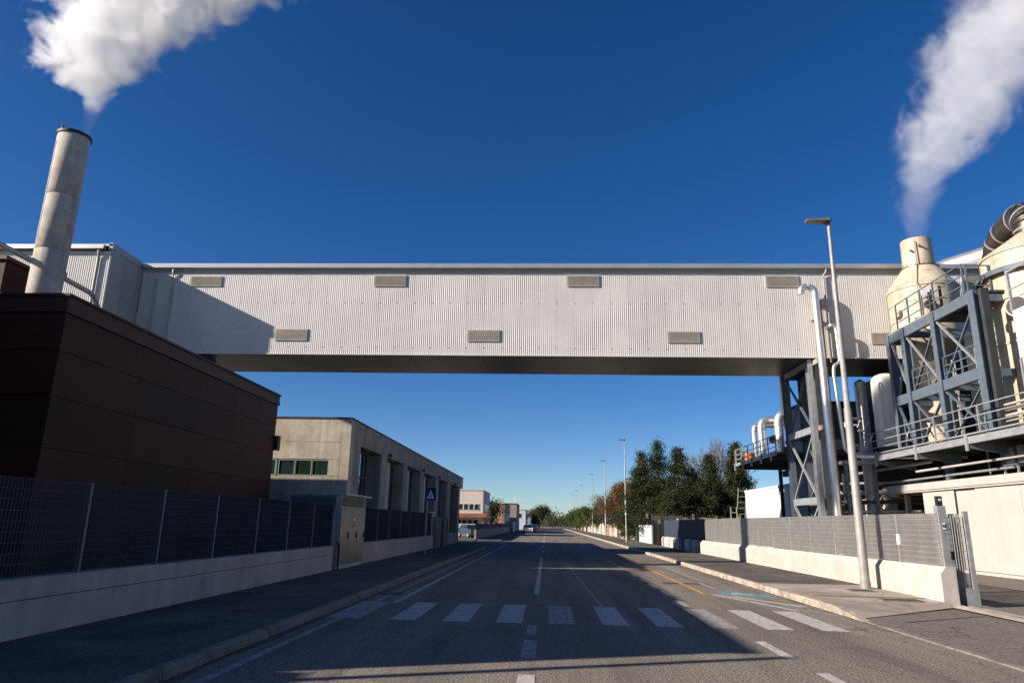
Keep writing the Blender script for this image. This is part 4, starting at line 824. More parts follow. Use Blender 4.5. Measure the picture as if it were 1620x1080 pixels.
for k in range(9): MB().box(9.6 + k * .5, 9.63 + k * .5, 65.36, 65.4, 0, 1.85).build('rib', 'patch', dk)
MB().box(9.3, 9.42, 75.3, 75.42, 0, 2.0).build('bollard_post', 'steel_blue'); tag(bpy.data.objects['bollard_post'], 'blue-grey gate post left of the pale gate', 'post')
mf = thing('mesh_fence', 'short pale mesh fence between the blue-grey post and the yellow cabinet', 'fence', (9.5, 77, 0))
for k in range(4): MB().box(9.47, 9.53, 76.2 + k * 2.2, 76.3 + k * 2.2, 0, 1.7).build('post', 'galv_light', mf)
g = MB()
for k in range(22): g.box(9.49, 9.51, 76.3 + k * .3, 76.34 + k * .3, .2, 1.6)
for k in range(6): g.box(9.49, 9.51, 76.2, 82.8, .2 + k * .28, .23 + k * .28)
g.build('mesh_panel', 'concrete', mf)
yc = thing('yellow_cabinet', 'yellow utility cabinet with pale side panel on the right pavement', 'cabinet', (9.2, 86, 0))
MB().box(9.0, 9.5, 85, 85.7, .12, 1.8).build('body', 'yellow', yc); MB().box(9.02, 9.48, 85.72, 88.5, .12, 1.8).build('side_panel', 'beige_sheet', yc); MB().box(8.97, 9.52, 84.97, 85.7, 1.8, 1.86).build('lid', 'yellow', yc)
dk2 = tag(MB().box(9.5, 12.5, 91, 91.1, 0, 1.75).build('screen_fence', 'olive'), 'far dark screen fence set back left of the yellow cabinet', 'fence')
sp2 = thing('sign_post', 'lone grey post at the kerb in front of the yellow cabinet', 'post', (7.8, 71, 0)); MB().tube([(7.8, 71, .1), (7.8, 71, 2.7)], .06, 10).build('post', 'galv', sp2); MB().tube([(7.8, 71, 2.7), (7.8, 71, 2.85)], .09, 10).build('cap', 'signwhite', sp2)
kinds = ('white_paint', 'pink', 'bricks', 'concrete')
lw_names = ['sandstone-coloured', 'white', 'pale', 'brick-red', 'grey']
far_w = thing('boundary_wall', 'row of pale walls and pillars along the far right pavement', 'wall', (9.6, 160, 0))
y = 92.0; k = 0; rr = random.Random(12)
while y < 260:
    L = rr.uniform(3, 7); mt = rr.choice(('white_paint', 'white_paint', 'pink', 'concrete', 'bricks', 'beige_sheet')); MB().box(9.5, 9.7, y, y + L * .75, 0, rr.uniform(1.3, 1.9)).build('wall_section', mt, far_w); MB().box(9.35, 9.75, y + L * .75, y + L * .75 + .5, 0, rr.uniform(1.6, 2.1)).build('pillar', 'white_paint' if k % 3 else 'bricks', far_w); y += L; k += 1

# ================================================================== RIGHT PLANT
for i, (x, y, m, lab) in enumerate(((-3.2, 128, 'carwhite', 'white car parked on the left before the brown building'), (-3.3, 150, 'carpaint', 'dark blue car parked on the left beside the brown building'), (-3.4, 172, 'carpaint', 'dark car parked on the left between the brown and the white building'))):
    car('parked_car', lab, (x, y, 0), m, 0 if x > -5 else .9)
# far white shed under the left deck
ws = thing('white_shed', 'plain white shed under the left service deck, half in the bridge shadow', 'building', (18.5, 56, 0))
for a, c in ((46.4, 52.5), (52.5, 57.6), (57.6, 61.3)): MB().box(16.8, 20, a + .01, c - .01, 0, 4.55).build('wall_panel', 'white_paint', ws)
MB().box(16.75, 20.1, 46.4, 61.35, 4.55, 4.72).build('roof_edge', 'white_paint', ws)
for (y, z) in ((47.6, 3.2), (47.6, 1.4)): MB().tube([(16.78, y, z), (16.6, y, z)], .75, 20).build('fan', 'black', ws)
# dark process hall
ph = thing('process_hall', 'dark blue-grey clad process hall behind the support tower', 'building', (22, 48, 0))
MB().box(15.95, 30, 43.6, 46.2, 0, 9.2).build('wall', 'blue_clad', ph); MB().box(15.85, 30, 43.5, 46.3, 9.2, 9.35).build('roof_edge', 'dark_clad', ph)
for k in range(3): MB().box(16.3 + k * .62, 16.85 + k * .62, 43.55, 43.6, 6.4, 7.0).build('window', 'bluewhite', ph)
for k in range(11): MB().box(16.0 + k * 1.2, 17.18 + k * 1.2, 43.55, 43.6, 7.2, 9.1).build('cladding_panel', 'blue_clad', ph)
ph2 = thing('machine_hall', 'black-looking machine hall wall behind the steel frame and tanks', 'building', (25, 32, 0))
MB().box(22.6, 34, 24, 36.8, 0, 11.0).build('wall', 'dark_clad', ph2); MB().box(22.5, 34, 23.9, 36.8, 11.0, 11.15).build('roof_edge', 'dark_clad', ph2)
MB().box(19.5, 34, 42.3, 43.4, 0, 10.45).build('rear_wall', 'dark_clad', ph2); MB().box(21.6, 22.5, 33.0, 36.9, 5.4, 10.4).build('switch_cabinet', 'dark_clad', ph2)
bs = thing('beige_shed', 'low beige corrugated shed wall behind the street lamp', 'building', (20, 42, 0)); st = None
for k in range(16):
    y = 38.9 + k * .5
    if st is None: st = MB().prism([(18.5, y), (18.44, y + .1), (18.44, y + .3), (18.5, y + .4), (18.5, y + .49), (18.6, y + .49), (18.6, y)], 0, 3.3).build('sheet', 'beige_sheet', bs)
    else: copy_part(st, bs, (18.52, y + .245, 0))
MB().box(18.6, 22, 38.9, 46.9, 0, 3.25).build('core', 'dark_clad', bs); MB().box(18.3, 22, 38.8, 47, 3.3, 3.42).build('roof_edge', 'rust', bs)
# near white building on the right
wb = thing('white_building', 'low white building with sliding doors and flat roof behind the gate', 'building', (22, 29, 0))
MB().box(18.06, 22.4, 16, 35.1, 0, 3.55).build('core', 'cream_panel', wb)
for a, c in ((16, 22), (22, 28.0), (28.0, 32.3), (32.42, 35.1)): MB().box(18.0, 18.06, a + .012, c - .012, .15, 3.5).build('door_panel', 'cream_panel', wb)
MB().box(17.97, 18.0, 30.9, 32.4, 3.44, 3.5).build('door_rail', 'black', wb); MB().box(17.98, 18.06, 32.3, 32.42, .15, 3.5).build('door_gap', 'black', wb)
MB().box(17.85, 22.5, 15.8, 38.9, 3.6, 3.92).build('roof_fascia', 'cream_panel', wb); MB().box(17.9, 22.5, 15.8, 38.85, 3.52, 3.6).build('soffit', 'cream_panel', wb)
MB().box(17.92, 18.1, 38.6, 38.85, 0, 3.52).build('porch_post', 'galv', wb); MB().box(17.95, 18.15, 36.6, 36.8, 0, 3.52).build('porch_post', 'black', wb)
MB().box(21.5, 21.6, 35.1, 38.8, 0, 3.5).build('porch_wall', 'dark_clad', wb)
ac = thing('roof_unit', 'grey metal air handling unit on the white building roof at the right edge', 'air unit', (18.4, 28.2, 3.95))
MB().box(18.0, 19.2, 27.95, 28.9, 4.25, 5.0).build('cabinet', 'blue_clad', ac); MB().box(17.96, 18.0, 28.02, 28.5, 4.32, 4.9).build('intake_grille', 'galv', ac)
for y in (26.4, 26.9, 27.4): MB().box(17.96, 19.0, y, y + .38, 4.3, 4.95).build('coil_section', 'galv', ac)
MB().box(18.3, 18.7, 28.1, 28.5, 5.0, 5.2).build('hood', 'rust', ac)
for y in (26.2, 28.0, 28.8): MB().box(18.05, 18.12, y, y + .07, 3.93, 4.25).build('foot', 'galv', ac)
# ---- right service deck
FX = 16.5
def railing(parent, X, ya, yb, z, m, n, h=1.0, axis='y'):
    for k in range(n + 1):
        y = ya + (yb - ya) * k / n
        (MB().box(X - .03, X + .03, y - .03, y + .03, z, z + h) if axis == 'y' else MB().box(y - .03, y + .03, X - .03, X + .03, z, z + h)).build('rail_post', m, parent)
    for q in (h, h * .62, h * .28):
        (MB().box(X - .02, X + .02, ya, yb, z + q - .02, z + q + .02) if axis == 'y' else MB().box(ya, yb, X - .02, X + .02, z + q - .02, z + q + .02)).build('rail', m, parent)
dkk = thing('service_deck', 'long blue-grey steel service deck with railing above the white building', 'walkway', (18, 30, 5.2))
MB().box(FX, FX + .12, 18, 37.0, 5.05, 5.32).build('edge_channel', 'steel_grey', dkk); MB().box(FX - .03, FX + .15, 18, 37.0, 5.38, 5.44).build('kick_plate', 'steel_grey', dkk)
MB().box(FX + .12, 22.5, 18, 37.0, 5.2, 5.36).build('deck_plate', 'patch', dkk)
for k in range(5): MB().extrude_y([(FX + .05, 5.05), (18.4, 5.05), (18.4, 4.6), (FX + .05, 4.9)], 20.5 + k * 3.9, 20.62 + k * 3.9).build('bracket', 'steel_blue', dkk)
for y in (20.5, 24.4, 28.3, 32.2, 36.1): MB().box(FX - .06, FX - .0, y - .02, y + .14, 4.78, 5.44).build('bracket_plate', 'steel_grey', dkk)
MB().box(18.3, 18.6, 33.2, 33.5, 3.93, 5.2).build('deck_leg', 'steel_blue', dkk); MB().box(18.3, 18.6, 22, 22.3, 3.93, 5.2).build('deck_leg', 'steel_blue', dkk)
MB().box(18.2, 18.24, 30.0, 30.05, 3.93, 5.0).build('stay', 'galv', dkk)
railing(dkk, FX + .06, 18, 37, 5.44, 'steel_grey', 6)
pp = thing('deck_pipes', 'pale pipes running along under the service deck', 'pipe', (17.6, 28, 4.5))
MB().tube([(17.7, 20, 4.55), (17.7, 34.8, 4.45)], .06, 8).build('pipe', 'cream_panel', pp); MB().tube([(17.9, 28, 4.15), (17.9, 40, 4.1)], .05, 8).build('pipe', 'galv', pp); MB().tube([(17.5, 33, 4.78), (17.5, 41, 4.75)], .07, 8).build('pipe', 'galv', pp)
for z in (5.75, 5.95, 6.15, 6.35): MB().tube([(17.2, 20, z), (17.2, 27.0, z)], .05, 8).build('pipe', 'cream_tank', pp)
# ---- steel frame
fm = thing('braced_frame', 'blue-grey braced steel frame carrying the upper platform around the scrubbers', 'frame', (19, 31, 5.4))
PX = 16.95
legs = [(34.45, .28), (33.0, .3), (30.35, .3), (27.35, .42)]
for (y, w) in legs:
    for X in (PX, 20.9):
        MB().box(X, X + .03, y, y + w, 5.46, 11.1).box(X + .3, X + .33, y, y + w, 5.46, 11.1).box(X + .031, X + .299, y + w / 2 - .02, y + w / 2 + .02, 5.46, 11.1).build('leg', 'steel_blue', fm)
MB().box(PX + .02, PX + .3, 26.85, 27.05, 5.46, 11.0).build('leg', 'dark_clad', fm)
for (z0, z1) in ((10.65, 11.1), (7.55, 8.0)):
    for a, c in ((27.78, 30.34), (30.66, 32.99), (33.31, 34.44)):
        MB().box(PX + .05, PX + .2, a, c, z0, z1).build('beam', 'steel_blue', fm)
    MB().box(20.95, 21.1, 27.5, 34.5, z0, z1).build('beam', 'steel_blue', fm)
for (y, w) in legs: MB().box(PX + .34, 20.89, y + .1, y + .2, 10.65, 10.95).build('cross_beam', 'steel_blue', fm); MB().box(PX + .34, 20.89, y + .1, y + .2, 7.6, 7.9).build('cross_beam', 'steel_blue', fm)
for (a, c) in ((27.78, 30.34), (30.66, 33.0), (33.3, 34.45)):
    for (z0, z1) in ((8.05, 10.6), (5.5, 7.5)):
        MB().beam((PX + .15, a, z0), (PX + .15, c, z1), .06, .1, up=(1, 0, 0)).build('brace', 'steel_grey' if z0 > 8 else 'steel_blue', fm); MB().beam((PX + .25, c, z0), (PX + .25, a, z1), .06, .1, up=(1, 0, 0)).build('brace', 'steel_blue', fm)
MB().box(PX + .3, 20.9, 27.4, 30.6, 11.0, 11.1).build('platform_grating', 'dark_clad', fm); MB().box(PX + .05, 17.6, 30.6, 34.7, 11.1, 11.16).build('platform_grating', 'galv', fm)
railing(fm, PX + .1, 28.0, 33.6, 11.16, 'steel_blue', 5, 1.25); railing(fm, PX + .22, 27.8, 33.0, 8.0, 'steel_blue', 4, 1.0)
railing(fm, 27.9, PX + .2, 20.8, 11.12, 'steel_blue', 4, 1.2, 'x')
MB().tube([(PX + .5, 31.3, 11.2), (PX + .5, 31.3, 12.3)], .06, 8).build('stub_pipe', 'black', fm); MB().tube([(PX + .5, 30.4, 11.2), (PX + .5, 30.4, 12.3)], .06, 8).build('stub_pipe', 'black', fm)
for (x, y, r) in ((19.6, 29.6, .5), (20.3, 31.8, .6), (19.0, 31.2, .3), (21.8, 33, .5)):
    MB().tube([(x, y, 5.4), (x, y, 10.2)], r, 18).build('inner_vessel', 'dark_clad' if r > .4 else 'galv', fm)
for k in range(8): MB().tube([(18.0 + .5 * (k % 4), 28 + k * .8, 5.4), (18.0 + .5 * (k % 4), 28 + k * .8, 7.0 + (k * 37 % 5) * .7)], .04, 6).build('inner_pipe', 'galv', fm)
for k in range(14): MB().box(PX + .5, PX + .9, 28.0, 28.03, 5.6 + k * .35, 5.63 + k * .35).build('ladder_rung', 'galv', fm)
# ---- scrubber 1
s1 = thing('scrubber_stack', 'cream scrubber vessel with steaming stack above the steel frame', 'stack', (19.3, 35.2, 5.4)); c1 = (19.32, 35.2)
MB().lathe([(.85, 5.4), (.85, 10.2), (1.55, 11.2), (1.62, 11.25), (1.62, 13.55), (1.66, 13.56), (1.66, 13.72), (1.62, 13.74)], c1, 48).build('body', 'cream_tank', s1)
MB().lathe([(1.63, 13.74), (.86, 14.85), (.80, 14.9)], c1, 48).build('cone', 'cream_tank', s1)
MB().lathe([(.84, 14.88), (.76, 14.93), (.73, 16.42), (.66, 16.42), (.66, 14.9)], c1, 48).build('stack', 'cream_tank', s1); MB().lathe([(.87, 14.82), (.87, 14.9), (.8, 14.93)], c1, 48).build('seam_ring', 'duct_dark', s1)
for (a, z) in ((-2.4, 15.7), (-1.9, 15.9)): MB().tube([(c1[0] + .7 * math.cos(a), c1[1] + .7 * math.sin(a), z), (c1[0] + .95 * math.cos(a), c1[1] + .95 * math.sin(a), z)], .06, 8).build('nozzle', 'rust', s1)
MB().tube([(c1[0] - 1.6, c1[1] - .5, 12.3), (c1[0] - 1.75, c1[1] - .55, 12.3)], .22, 16).build('manhole', 'cream_tank', s1); MB().tube([(c1[0] - .6, c1[1] - 1.5, 12.5), (c1[0] - .7, c1[1] - 1.95, 12.4)], .22, 14).build('nozzle', 'black', s1)
for z in (6.6, 8.4, 11.9, 12.8): MB().lathe([(.87 if z < 10 else 1.625, z), (.90 if z < 10 else 1.65, z + .01), (.90 if z < 10 else 1.65, z + .05), (.87 if z < 10 else 1.625, z + .06)], c1, 40).build('weld_flange', 'cream_tank', s1)
bb = MB()
for k in range(28):
    t_ = k / 28 * 6.283; bb.tube([(c1[0] + .90 * math.cos(t_), c1[1] + .90 * math.sin(t_), 14.90), (c1[0] + .90 * math.cos(t_), c1[1] + .90 * math.sin(t_), 14.98)], .02, 6)
bb.build('flange_bolt', 'duct_dark', s1, kind='stuff')
MB().box(c1[0] - .95, c1[0] - .55, c1[1] - 1.66, c1[1] - 1.6, 12.9, 13.3).build('name_label', 'signwhite', s1)
MB().tube([(c1[0] - 1.0, c1[1] - 1.45, 11.3), (c1[0] - 1.0, c1[1] - 1.45, 13.6), (c1[0] - .5, c1[1] - .75, 14.9), (c1[0] - .45, c1[1] - .7, 16.2)], .025, 6).build('conduit', 'galv', s1)
# ---- scrubber 2
s2 = thing('scrubber_tower', 'large cream scrubber tower with conical top and round inspection hatches at the right edge', 'tower', (20.0, 28.2, 5.4)); c2 = (19.9, 28.2)
c2 = (20.15, 28.0)
MB().lathe([(2.0, 5.45), (2.0, 8.9), (2.04, 8.92), (2.04, 9.0), (2.0, 9.02), (2.0, 10.7), (2.06, 10.72), (2.06, 10.9), (2.0, 10.92), (2.0, 12.65), (2.05, 12.67), (2.05, 12.75)], c2, 56).build('body', 'cream_tank', s2)
MB().lathe([(2.04, 12.76), (.70, 13.7), (.66, 13.74)], c2, 56).build('cone', 'cream_tank', s2)
MB().lathe([(2.2, 11.78), (2.25, 11.78), (2.25, 11.98), (2.05, 11.98)], c2, 56).build('ring_walkway', 'steel_blue', s2)
def disc(a, z, r, m, d=.12, par=s2, c=c2, R=2.0, nm='hatch'): return MB().tube([(c[0] + (R - .1) * math.cos(a), c[1] + (R - .1) * math.sin(a), z), (c[0] + (R + d) * math.cos(a), c[1] + (R + d) * math.sin(a), z)], r, 28).build(nm, m, par)
disc(3.9, 7.75, .33, 'cream_tank', .18); disc(4.0, 6.7, .5, 'cream_tank', .2); disc(3.5, 9.5, .25, 'cream_tank', .12)
d = disc(3.72, 10.2, .42, 'cream_tank', .45, nm='open_nozzle'); a = 3.72
MB().tube([(c2[0] + 2.44 * math.cos(a), c2[1] + 2.44 * math.sin(a), 10.2), (c2[0] + 2.456 * math.cos(a), c2[1] + 2.456 * math.sin(a), 10.2)], .36, 24).build('dark_bore', 'black', d)
sp = thing('stair_panel', 'white panel and railing of a side stair at the far right edge', 'panel', (17.9, 25.4, 7)); MB().box(17.3, 17.36, 24.0, 25.75, 7.9, 9.7).build('panel', 'white_paint', sp); MB().box(17.28, 17.36, 25.7, 25.8, 9.7, 11.3).build('post', 'galv', sp); MB().box(17.3, 17.34, 24, 25.75, 11.2, 11.26).build('rail', 'galv', sp); MB().box(17.3, 17.34, 24, 25.75, 10.5, 10.55).build('rail', 'galv', sp); MB().box(17.3, 17.36, 25.72, 25.8, 5.4, 7.9).build('post', 'galv', sp)
# ---- ducts
du = thing('exhaust_duct', 'sooty segmented steel duct curving over from the cream scrubber tower', 'duct', (20, 29, 13.5))
path = rounded([(c2[0], c2[1], 13.7), (c2[0] + .02, c2[1] + .02, 14.85), (20.55, 30.6, 14.6), (20.75, 31.9, 12.2)], .95, 7)
for i in range(len(path) - 1):
    d = (path[i + 1] - path[i])
    if d.length > .02: MB().tube([path[i] + d * .0, path[i + 1]], .64, 28, False).build('duct_segment', 'duct_dark', du)
for i in range(1, len(path) - 1, 3):
    d = (path[i + 1] - path[i - 1]).normalized() * .04; MB().tube([path[i] - d, path[i] + d], .66, 28).build('duct_band', 'steel_grey', du)
d2 = thing('silver_duct', 'large bright steel duct lying behind the bridge roof at right', 'duct', (24, 44, 17))
MB().tube([(19.0, 46.0, 15.6), (24.2, 41.0, 17.1), (27.0, 38.8, 17.6)], .62, 24).build('pipe', 'shiny', d2); 
for t_ in (.25, .62):
    p = Vector((19.0, 46, 15.6)).lerp(Vector((24.2, 41.0, 17.1)), t_); q = p + Vector((5.2, -5, 1.5)).normalized() * .12; MB().tube([p, q], .66, 24).build('band', 'shiny', d2)
# ---- white tank
tk = thing('white_tank', 'upright white tank with domed top and ladder pipe on the service deck', 'tank', (17.35, 36.0, 5.4)); ct = (17.5, 36.45)
MB().lathe([(.66, 5.75), (.68, 5.8), (.68, 9.15), (.64, 9.32), (.5, 9.46), (.28, 9.55), (.0, 9.58)], ct, 40).build('shell', 'white_tank', tk); MB().lathe([(.6, 5.42), (.6, 5.75), (.66, 5.76)], ct, 32).build('skirt', 'dark_clad', tk)
MB().tube(rounded([(ct[0] - .45, ct[1] - .5, 9.0), (ct[0] - .6, ct[1] - .62, 9.0), (ct[0] - .6, ct[1] - .62, 5.9), (ct[0] - .45, ct[1] - .5, 5.9)], .08), .035, 8).build('level_pipe', 'white_tank', tk)
MB().tube([(ct[0] - .08, ct[1] - .66, 7.0), (ct[0] - .08, ct[1] - .8, 7.0)], .05, 8).build('nozzle', 'rust', tk)
sd = tag(MB().tube([(17.75, 35.2, 6.0), (18.0, 35.1, 6.35)], .28, 14).build('insulated_pump', 'white_tank'), 'white wrapped pump housing at the foot of the white tank', 'pump')
tk2 = thing('grey_column', 'slim grey column with pipes left of the white tank', 'column', (16.6, 37.4, 0)); MB().lathe([(.3, 0), (.3, 9.6), (0, 9.8)], (17.3, 38.9), 24).build('shell', 'galv', tk2); MB().tube([(16.9, 38.6, 3.5), (16.9, 38.6, 9.3)], .06, 8).build('pipe', 'white_tank', tk2); MB().tube([(17.0, 38.3, 5.8), (17.0, 38.3, 8.2)], .05, 8).build('pipe', 'galv', tk2)
pc = thing('pipe_cluster', 'tangle of small white valves and pipes beside the street lamp', 'pipes', (16.2, 37, 5)); rr = random.Random(5)
for k in range(22):
    p = Vector((15.7 + rr.uniform(0, 1.2), 37.2 + rr.uniform(0, .8), 5.2 + rr.uniform(0, 2.2))); ax = rr.choice((Vector((1, 0, 0)), Vector((0, 0, 1)), Vector((.4, 0, .8)))); MB().tube([p, p + ax * rr.uniform(.25, .6)], rr.uniform(.025, .06), 8).build('pipe', rr.choice(('white_tank', 'galv', 'shiny')), pc)
MB().box(15.3, 17.2, 37.0, 38.2, 5.0, 5.15).build('tray', 'steel_grey', pc); MB().box(15.35, 15.5, 37.2, 37.35, 0, 5.0).build('prop', 'steel_blue', pc); MB().box(17.0, 17.15, 37.7, 37.85, 0, 5.0).build('prop', 'steel_blue', pc)
st_ = thing('pipe_rack', 'dark pipe rack below the deck, between the tower and the white building', 'rack', (17, 38, 0))
for k in range(7): MB().tube([(15.6, 38.6 + k * .4, 2.6 + .5 * (k % 4)), (20.5, 36.5 + k * .4, 2.7 + .5 * (k % 4))], .07 + .02 * (k % 3), 8).build('pipe', ('galv', 'dark_clad', 'beige_sheet')[k % 3], st_)
for x in (15.9, 17.2): MB().box(x, x + .12, 38.9, 39.02, 0, 4.6).build('upright', 'dark_clad', st_)
# ---- left service deck with ducts
ld = thing('service_deck', 'grey steel service deck with railing projecting left behind the support tower', 'walkway', (15.5, 46, 6.0))
MB().box(13.5, 13.62, 42.3, 51.2, 5.92, 6.12).build('edge_channel', 'steel_grey', ld); MB().box(13.62, 19, 42.3, 51.2, 5.98, 6.08).build('deck_plate', 'patch', ld)
MB().box(13.5, 19, 51.2, 51.3, 5.92, 6.12).build('edge_channel', 'steel_grey', ld)
for k in range(5): MB().box(13.4, 13.5, 42.9 + k * 2.05, 43.05 + k * 2.05, 5.62, 6.12).build('bracket_plate', 'steel_grey', ld); MB().box(13.7, 18.8, 42.9 + k * 2.05, 43.0 + k * 2.05, 5.7, 5.98).build('joist', 'dark_clad', ld)
for y in (44.5, 50.2): MB().box(16.2, 16.4, y, y + .2, 0, 5.9).build('deck_leg', 'dark_clad', ld)
MB().box(16.6, 19, 43.5, 50.8, 5.2, 5.6).build('under_beam', 'dark_clad', ld)
railing(ld, 13.56, 42.3, 51.2, 6.12, 'galv_light', 6, .95)
railing(ld, 51.2, 13.5, 18, 6.12, 'galv_light', 3, .95, 'x')
op = tag(MB().lathe([(.3, 6.12), (.32, 6.3), (.28, 6.75), (.25, 6.85), (0, 6.86)], (14.3, 50.5), 18).build('orange_drum', 'orange'), 'orange drum at the far corner of the left service deck', 'drum')
def elbow_duct(x, y, zt, r, label):
    t = thing('process_duct', label, 'duct', (x, y, 6.1), 'silver elbow ducts on the left deck')
    MB().tube(rounded([(x, y, 6.2), (x, y, zt), (x + 3.5, y, zt + .02)], r * 1.8, 7), r, 20).build('duct', 'shiny', t); MB().tube([(x, y, zt - r * 2.4), (x, y, zt - r * 2.4 + .08)], r * 1.12, 20).build('flange', 'galv', t); MB().tube([(x, y, 6.1), (x, y, 6.25)], r * 1.3, 16).build('base', 'white_tank', t)
elbow_duct(15.0, 49.6, 9.0, .27, 'left and shorter silver elbow duct on the left service deck'); elbow_duct(16.0, 48.9, 9.35, .34, 'right and thicker silver elbow duct on the left service deck'); elbow_duct(14.75, 50.5, 8.75, .18, 'thin outermost silver elbow duct on the left service deck')
vl = thing('valve_cluster', 'rusty and steel round valves beside the silver ducts', 'valves', (14.6, 43, 7))
for (x, y, z, r, m) in ((15.3, 48.3, 7.5, .26, 'rust'), (16.4, 48.1, 7.9, .26, 'galv'), (16.75, 48.0, 7.5, .24, 'galv'), (16.2, 48.0, 7.3, .2, 'shiny')):
    v = MB().tube([(x, y, z), (x, y - .06, z)], r, 18).build('valve_wheel', m, vl); MB().tube([(x, y + .3, z), (x, y, z)], r * .45, 12).build('valve_stem', 'galv', v)
MB().box(16.3, 16.9, 48.2, 48.8, 6.12, 7.1).build('motor', 'rust', vl); MB().box(15.5, 15.95, 48.0, 48.5, 6.12, 6.6).build('control_box', 'blue_clad', vl)
sf = thing('steel_flue', 'vertical bright steel flue rising behind the left deck to the bridge', 'flue', (14.9, 44.5, 8)); MB().tube([(14.95, 44.6, 8.6), (14.9, 44.6, 12.5)], .16, 14).build('pipe', 'shiny', sf); MB().tube([(15.25, 44.6, 8.6), (15.2, 44.6, 12.5)], .10, 10).build('pipe', 'galv', sf)
sr = thing('access_stair', 'narrow white caged ladder stair at the end of the white shed', 'stair', (16.6, 61.8, 0))
for x in (16.0, 16.7): MB().beam((x + .0, 62.2, .5), (x + .5, 62.2, 5.0), .06, .06).build('stringer', 'galv_light', sr)
for k in range(9): MB().beam((16.05 + k * .055, 62.2, .9 + k * .48), (16.7 + k * .055, 62.2, .9 + k * .48), .05, .05).build('tread', 'galv_light', sr)
MB().box(15.7, 15.76, 62.1, 62.2, .1, 3.4).build('cage_post', 'galv_light', sr); MB().box(16.2, 16.26, 62.1, 62.2, .1, 3.4).build('cage_post', 'galv_light', sr)
for k in range(4): MB().box(15.76, 16.2, 62.12, 62.18, .8 + k * .7, .86 + k * .7).build('cage_bar', 'galv_light', sr)

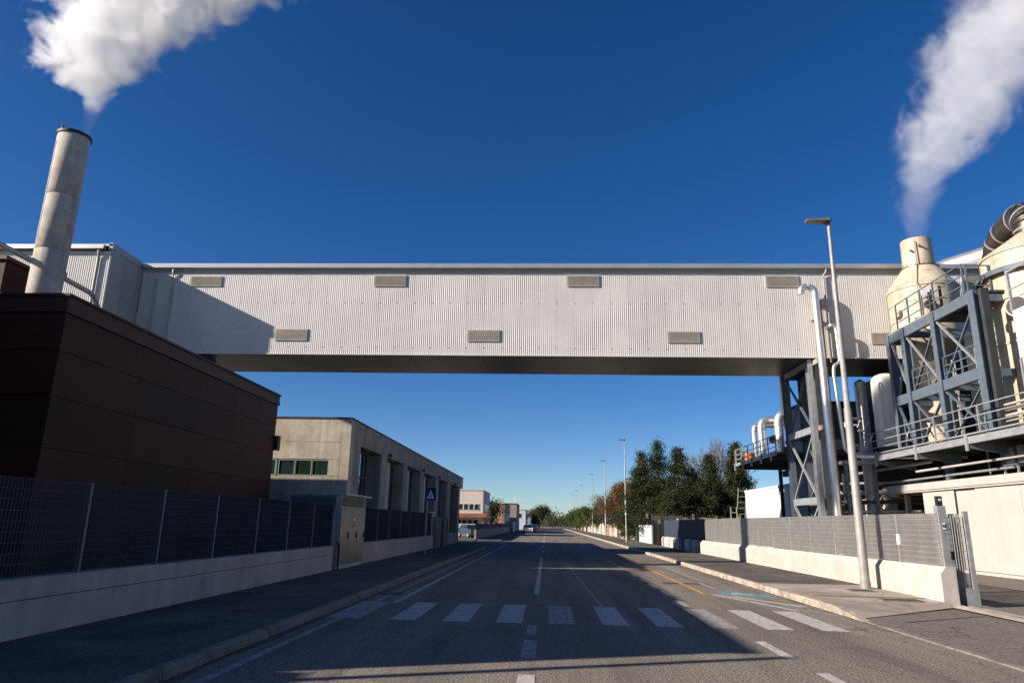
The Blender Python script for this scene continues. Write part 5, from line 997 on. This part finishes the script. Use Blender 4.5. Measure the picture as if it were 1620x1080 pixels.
# ================================================================== STEAM
def curve(N, pts, lo, hi):
    c = N.new('ShaderNodeFloatCurve'); cv = c.mapping.curves[0]
    c.mapping.use_clip = False
    P = [((t), (v - lo) / (hi - lo)) for t, v in pts]
    cv.points[0].location = P[0]; cv.points[1].location = P[-1]
    for p in P[1:-1]: cv.points.new(*p)
    for p in cv.points: p.handle_type = 'AUTO'
    c.mapping.update(); mr = N.new('ShaderNodeMath'); mr.operation = 'MULTIPLY_ADD'; mr.inputs[1].default_value = hi - lo; mr.inputs[2].default_value = lo
    return c, mr
def steam(name, label, H, cen, wid, depth, hull, loc, dens, nscale, namp, soft=.35, start=.25, shear=0.0, rise=0.0):
    # volume density: an opening plume around a bent centre line, edges broken by fractal noise
    m = bpy.data.materials.new('steam'); m.use_nodes = True; nt = m.node_tree; N = nt.nodes; L = nt.links; N.clear()
    out = N.new('ShaderNodeOutputMaterial'); pv = N.new('ShaderNodeVolumePrincipled'); L.new(pv.outputs[0], out.inputs['Volume'])
    pv.inputs['Color'].default_value = (.98, .98, .985, 1); pv.inputs['Anisotropy'].default_value = 0.0
    tc = N.new('ShaderNodeTexCoord'); sx = N.new('ShaderNodeSeparateXYZ'); L.new(tc.outputs['Object'], sx.inputs[0])
    t = N.new('ShaderNodeMath'); t.operation = 'DIVIDE'; t.inputs[1].default_value = H; L.new(sx.outputs[2], t.inputs[0])
    def ev(pts):
        lo = min(v for _, v in pts); hi = max(v for _, v in pts) + 1e-3; c, mr = curve(N, pts, lo, hi); L.new(t.outputs[0], c.inputs['Value']); L.new(c.outputs[0], mr.inputs[0]); return mr
    C = ev(cen); Wd = ev(wid); D = ev(depth)
    def math_(op, a, b_=None):
        n = N.new('ShaderNodeMath'); n.operation = op
        for i, q in enumerate((a, b_)):
            if q is None: continue
            if isinstance(q, (int, float)): n.inputs[i].default_value = q
            else: L.new(q, n.inputs[i])
        return n.outputs[0]
    u = math_('DIVIDE', math_('SUBTRACT', sx.outputs[0], C.outputs[0]), Wd.outputs[0]); v = math_('DIVIDE', math_('ADD', sx.outputs[1], math_('MULTIPLY', sx.outputs[2], shear)), D.outputs[0])
    r = math_('SQRT', math_('ADD', math_('MULTIPLY', u, u), math_('MULTIPLY', v, v)))
    n1 = N.new('ShaderNodeTexNoise'); n1.inputs['Scale'].default_value = nscale; n1.inputs['Detail'].default_value = 7; n1.inputs['Roughness'].default_value = .68; n1.inputs['Distortion'].default_value = .6
    L.new(tc.outputs['Object'], n1.inputs[0])
    e = math_('ADD', math_('SUBTRACT', 1.0, r), math_('MULTIPLY', math_('SUBTRACT', n1.outputs[0], .56), namp))
    mr = N.new('ShaderNodeMapRange'); mr.interpolation_type = 'SMOOTHSTEP'; mr.inputs[1].default_value = 0; mr.inputs[2].default_value = soft; mr.inputs[3].default_value = 0; mr.inputs[4].default_value = dens; L.new(e, mr.inputs[0])
    rs = N.new('ShaderNodeMapRange'); rs.inputs[1].default_value = rise; rs.inputs[2].default_value = .3; rs.inputs[3].default_value = start; rs.inputs[4].default_value = 1; L.new(t.outputs[0], rs.inputs[0])
    L.new(math_('MULTIPLY', mr.outputs[0], rs.outputs[0]), pv.inputs['Density'])
    b = MB(); ring = []
    for (z, x0, x1, d) in hull:
        ring.append(len(b.v)); o_ = -shear * z; b.v += [(x0, o_ - d, z), (x1, o_ - d, z), (x1, o_ + d, z), (x0, o_ + d, z)]
    for a, c in zip(ring, ring[1:]):
        for k in range(4): b.f.append((a + k, a + (k + 1) % 4, c + (k + 1) % 4, c + k))
    b.f.append((3, 2, 1, 0)); k = ring[-1]; b.f.append((k, k + 1, k + 2, k + 3))
    me = bpy.data.meshes.new(name); me.from_pydata(b.v, [], b.f); me.materials.append(m); o = bpy.data.objects.new(name, me); col.objects.link(o); o.location = loc
    o['label'] = label; o['category'] = 'steam'; o['kind'] = 'stuff'
    m.cycles.volume_sampling = 'MULTIPLE_IMPORTANCE' if hasattr(m, 'cycles') else None
    return o
K = CK
steam('steam_plume', 'white steam cloud billowing above the left concrete chimney', 5.2 * K,
      [(0, .30 * K), (.10, .42 * K), (.18, .5 * K), (.26, .55 * K), (.34, .55 * K), (.48, .75 * K), (.60, 1.5 * K), (.74, 2.3 * K), (1, 3.6 * K)],
      [(0, .16 * K), (.10, .24 * K), (.18, .40 * K), (.26, .9 * K), (.34, 1.7 * K), (.48, 2.2 * K), (.60, 3.0 * K), (.74, 3.9 * K), (1, 5.0 * K)],
      [(0, .2 * K), (.1, .25 * K), (.2, .35 * K), (.35, .55 * K), (.5, .7 * K), (.7, .8 * K), (1, .9 * K)],
      [(z * K, a * K, c * K, d * K) for z, a, c, d in [(0, -.5, 1.0, .5), (1.1, -1.3, 2.2, .8), (2.0, -3.2, 4.2, .95), (3.3, -3.6, 6.8, 1.1), (4.7, -3.7, 9.4, 1.15)]], (CX, CY, 16.62), 2.8, .88, 2.1, .42, .035, .17, .12)
steam('steam_plume', 'grey white steam column drifting right above the cream scrubber stack', 17.0,
      [(0, 0), (.07, .15), (.18, .7), (.3, 1.9), (.42, 3.2), (.53, 4.5), (.65, 5.6), (.78, 7.2), (.9, 9.4), (1, 11)],
      [(0, .85), (.07, 1.1), (.18, 1.6), (.3, 2.7), (.42, 3.7), (.53, 4.1), (.65, 4.9), (.78, 5.4), (.9, 5.4), (1, 5.6)],
      [(0, .8), (.1, 1.1), (.3, 1.9), (.5, 2.4), (1, 2.8)],
      [(0, -1.2, 1.3, 1.1), (3.0, -2.0, 4.2, 2.2), (6.5, -2.8, 9.0, 3.4), (10, -2.2, 12.5, 3.8), (17, 2.0, 19, 4.0)], (19.32, 35.2, 16.5), .30, .55, 2.2, .5)
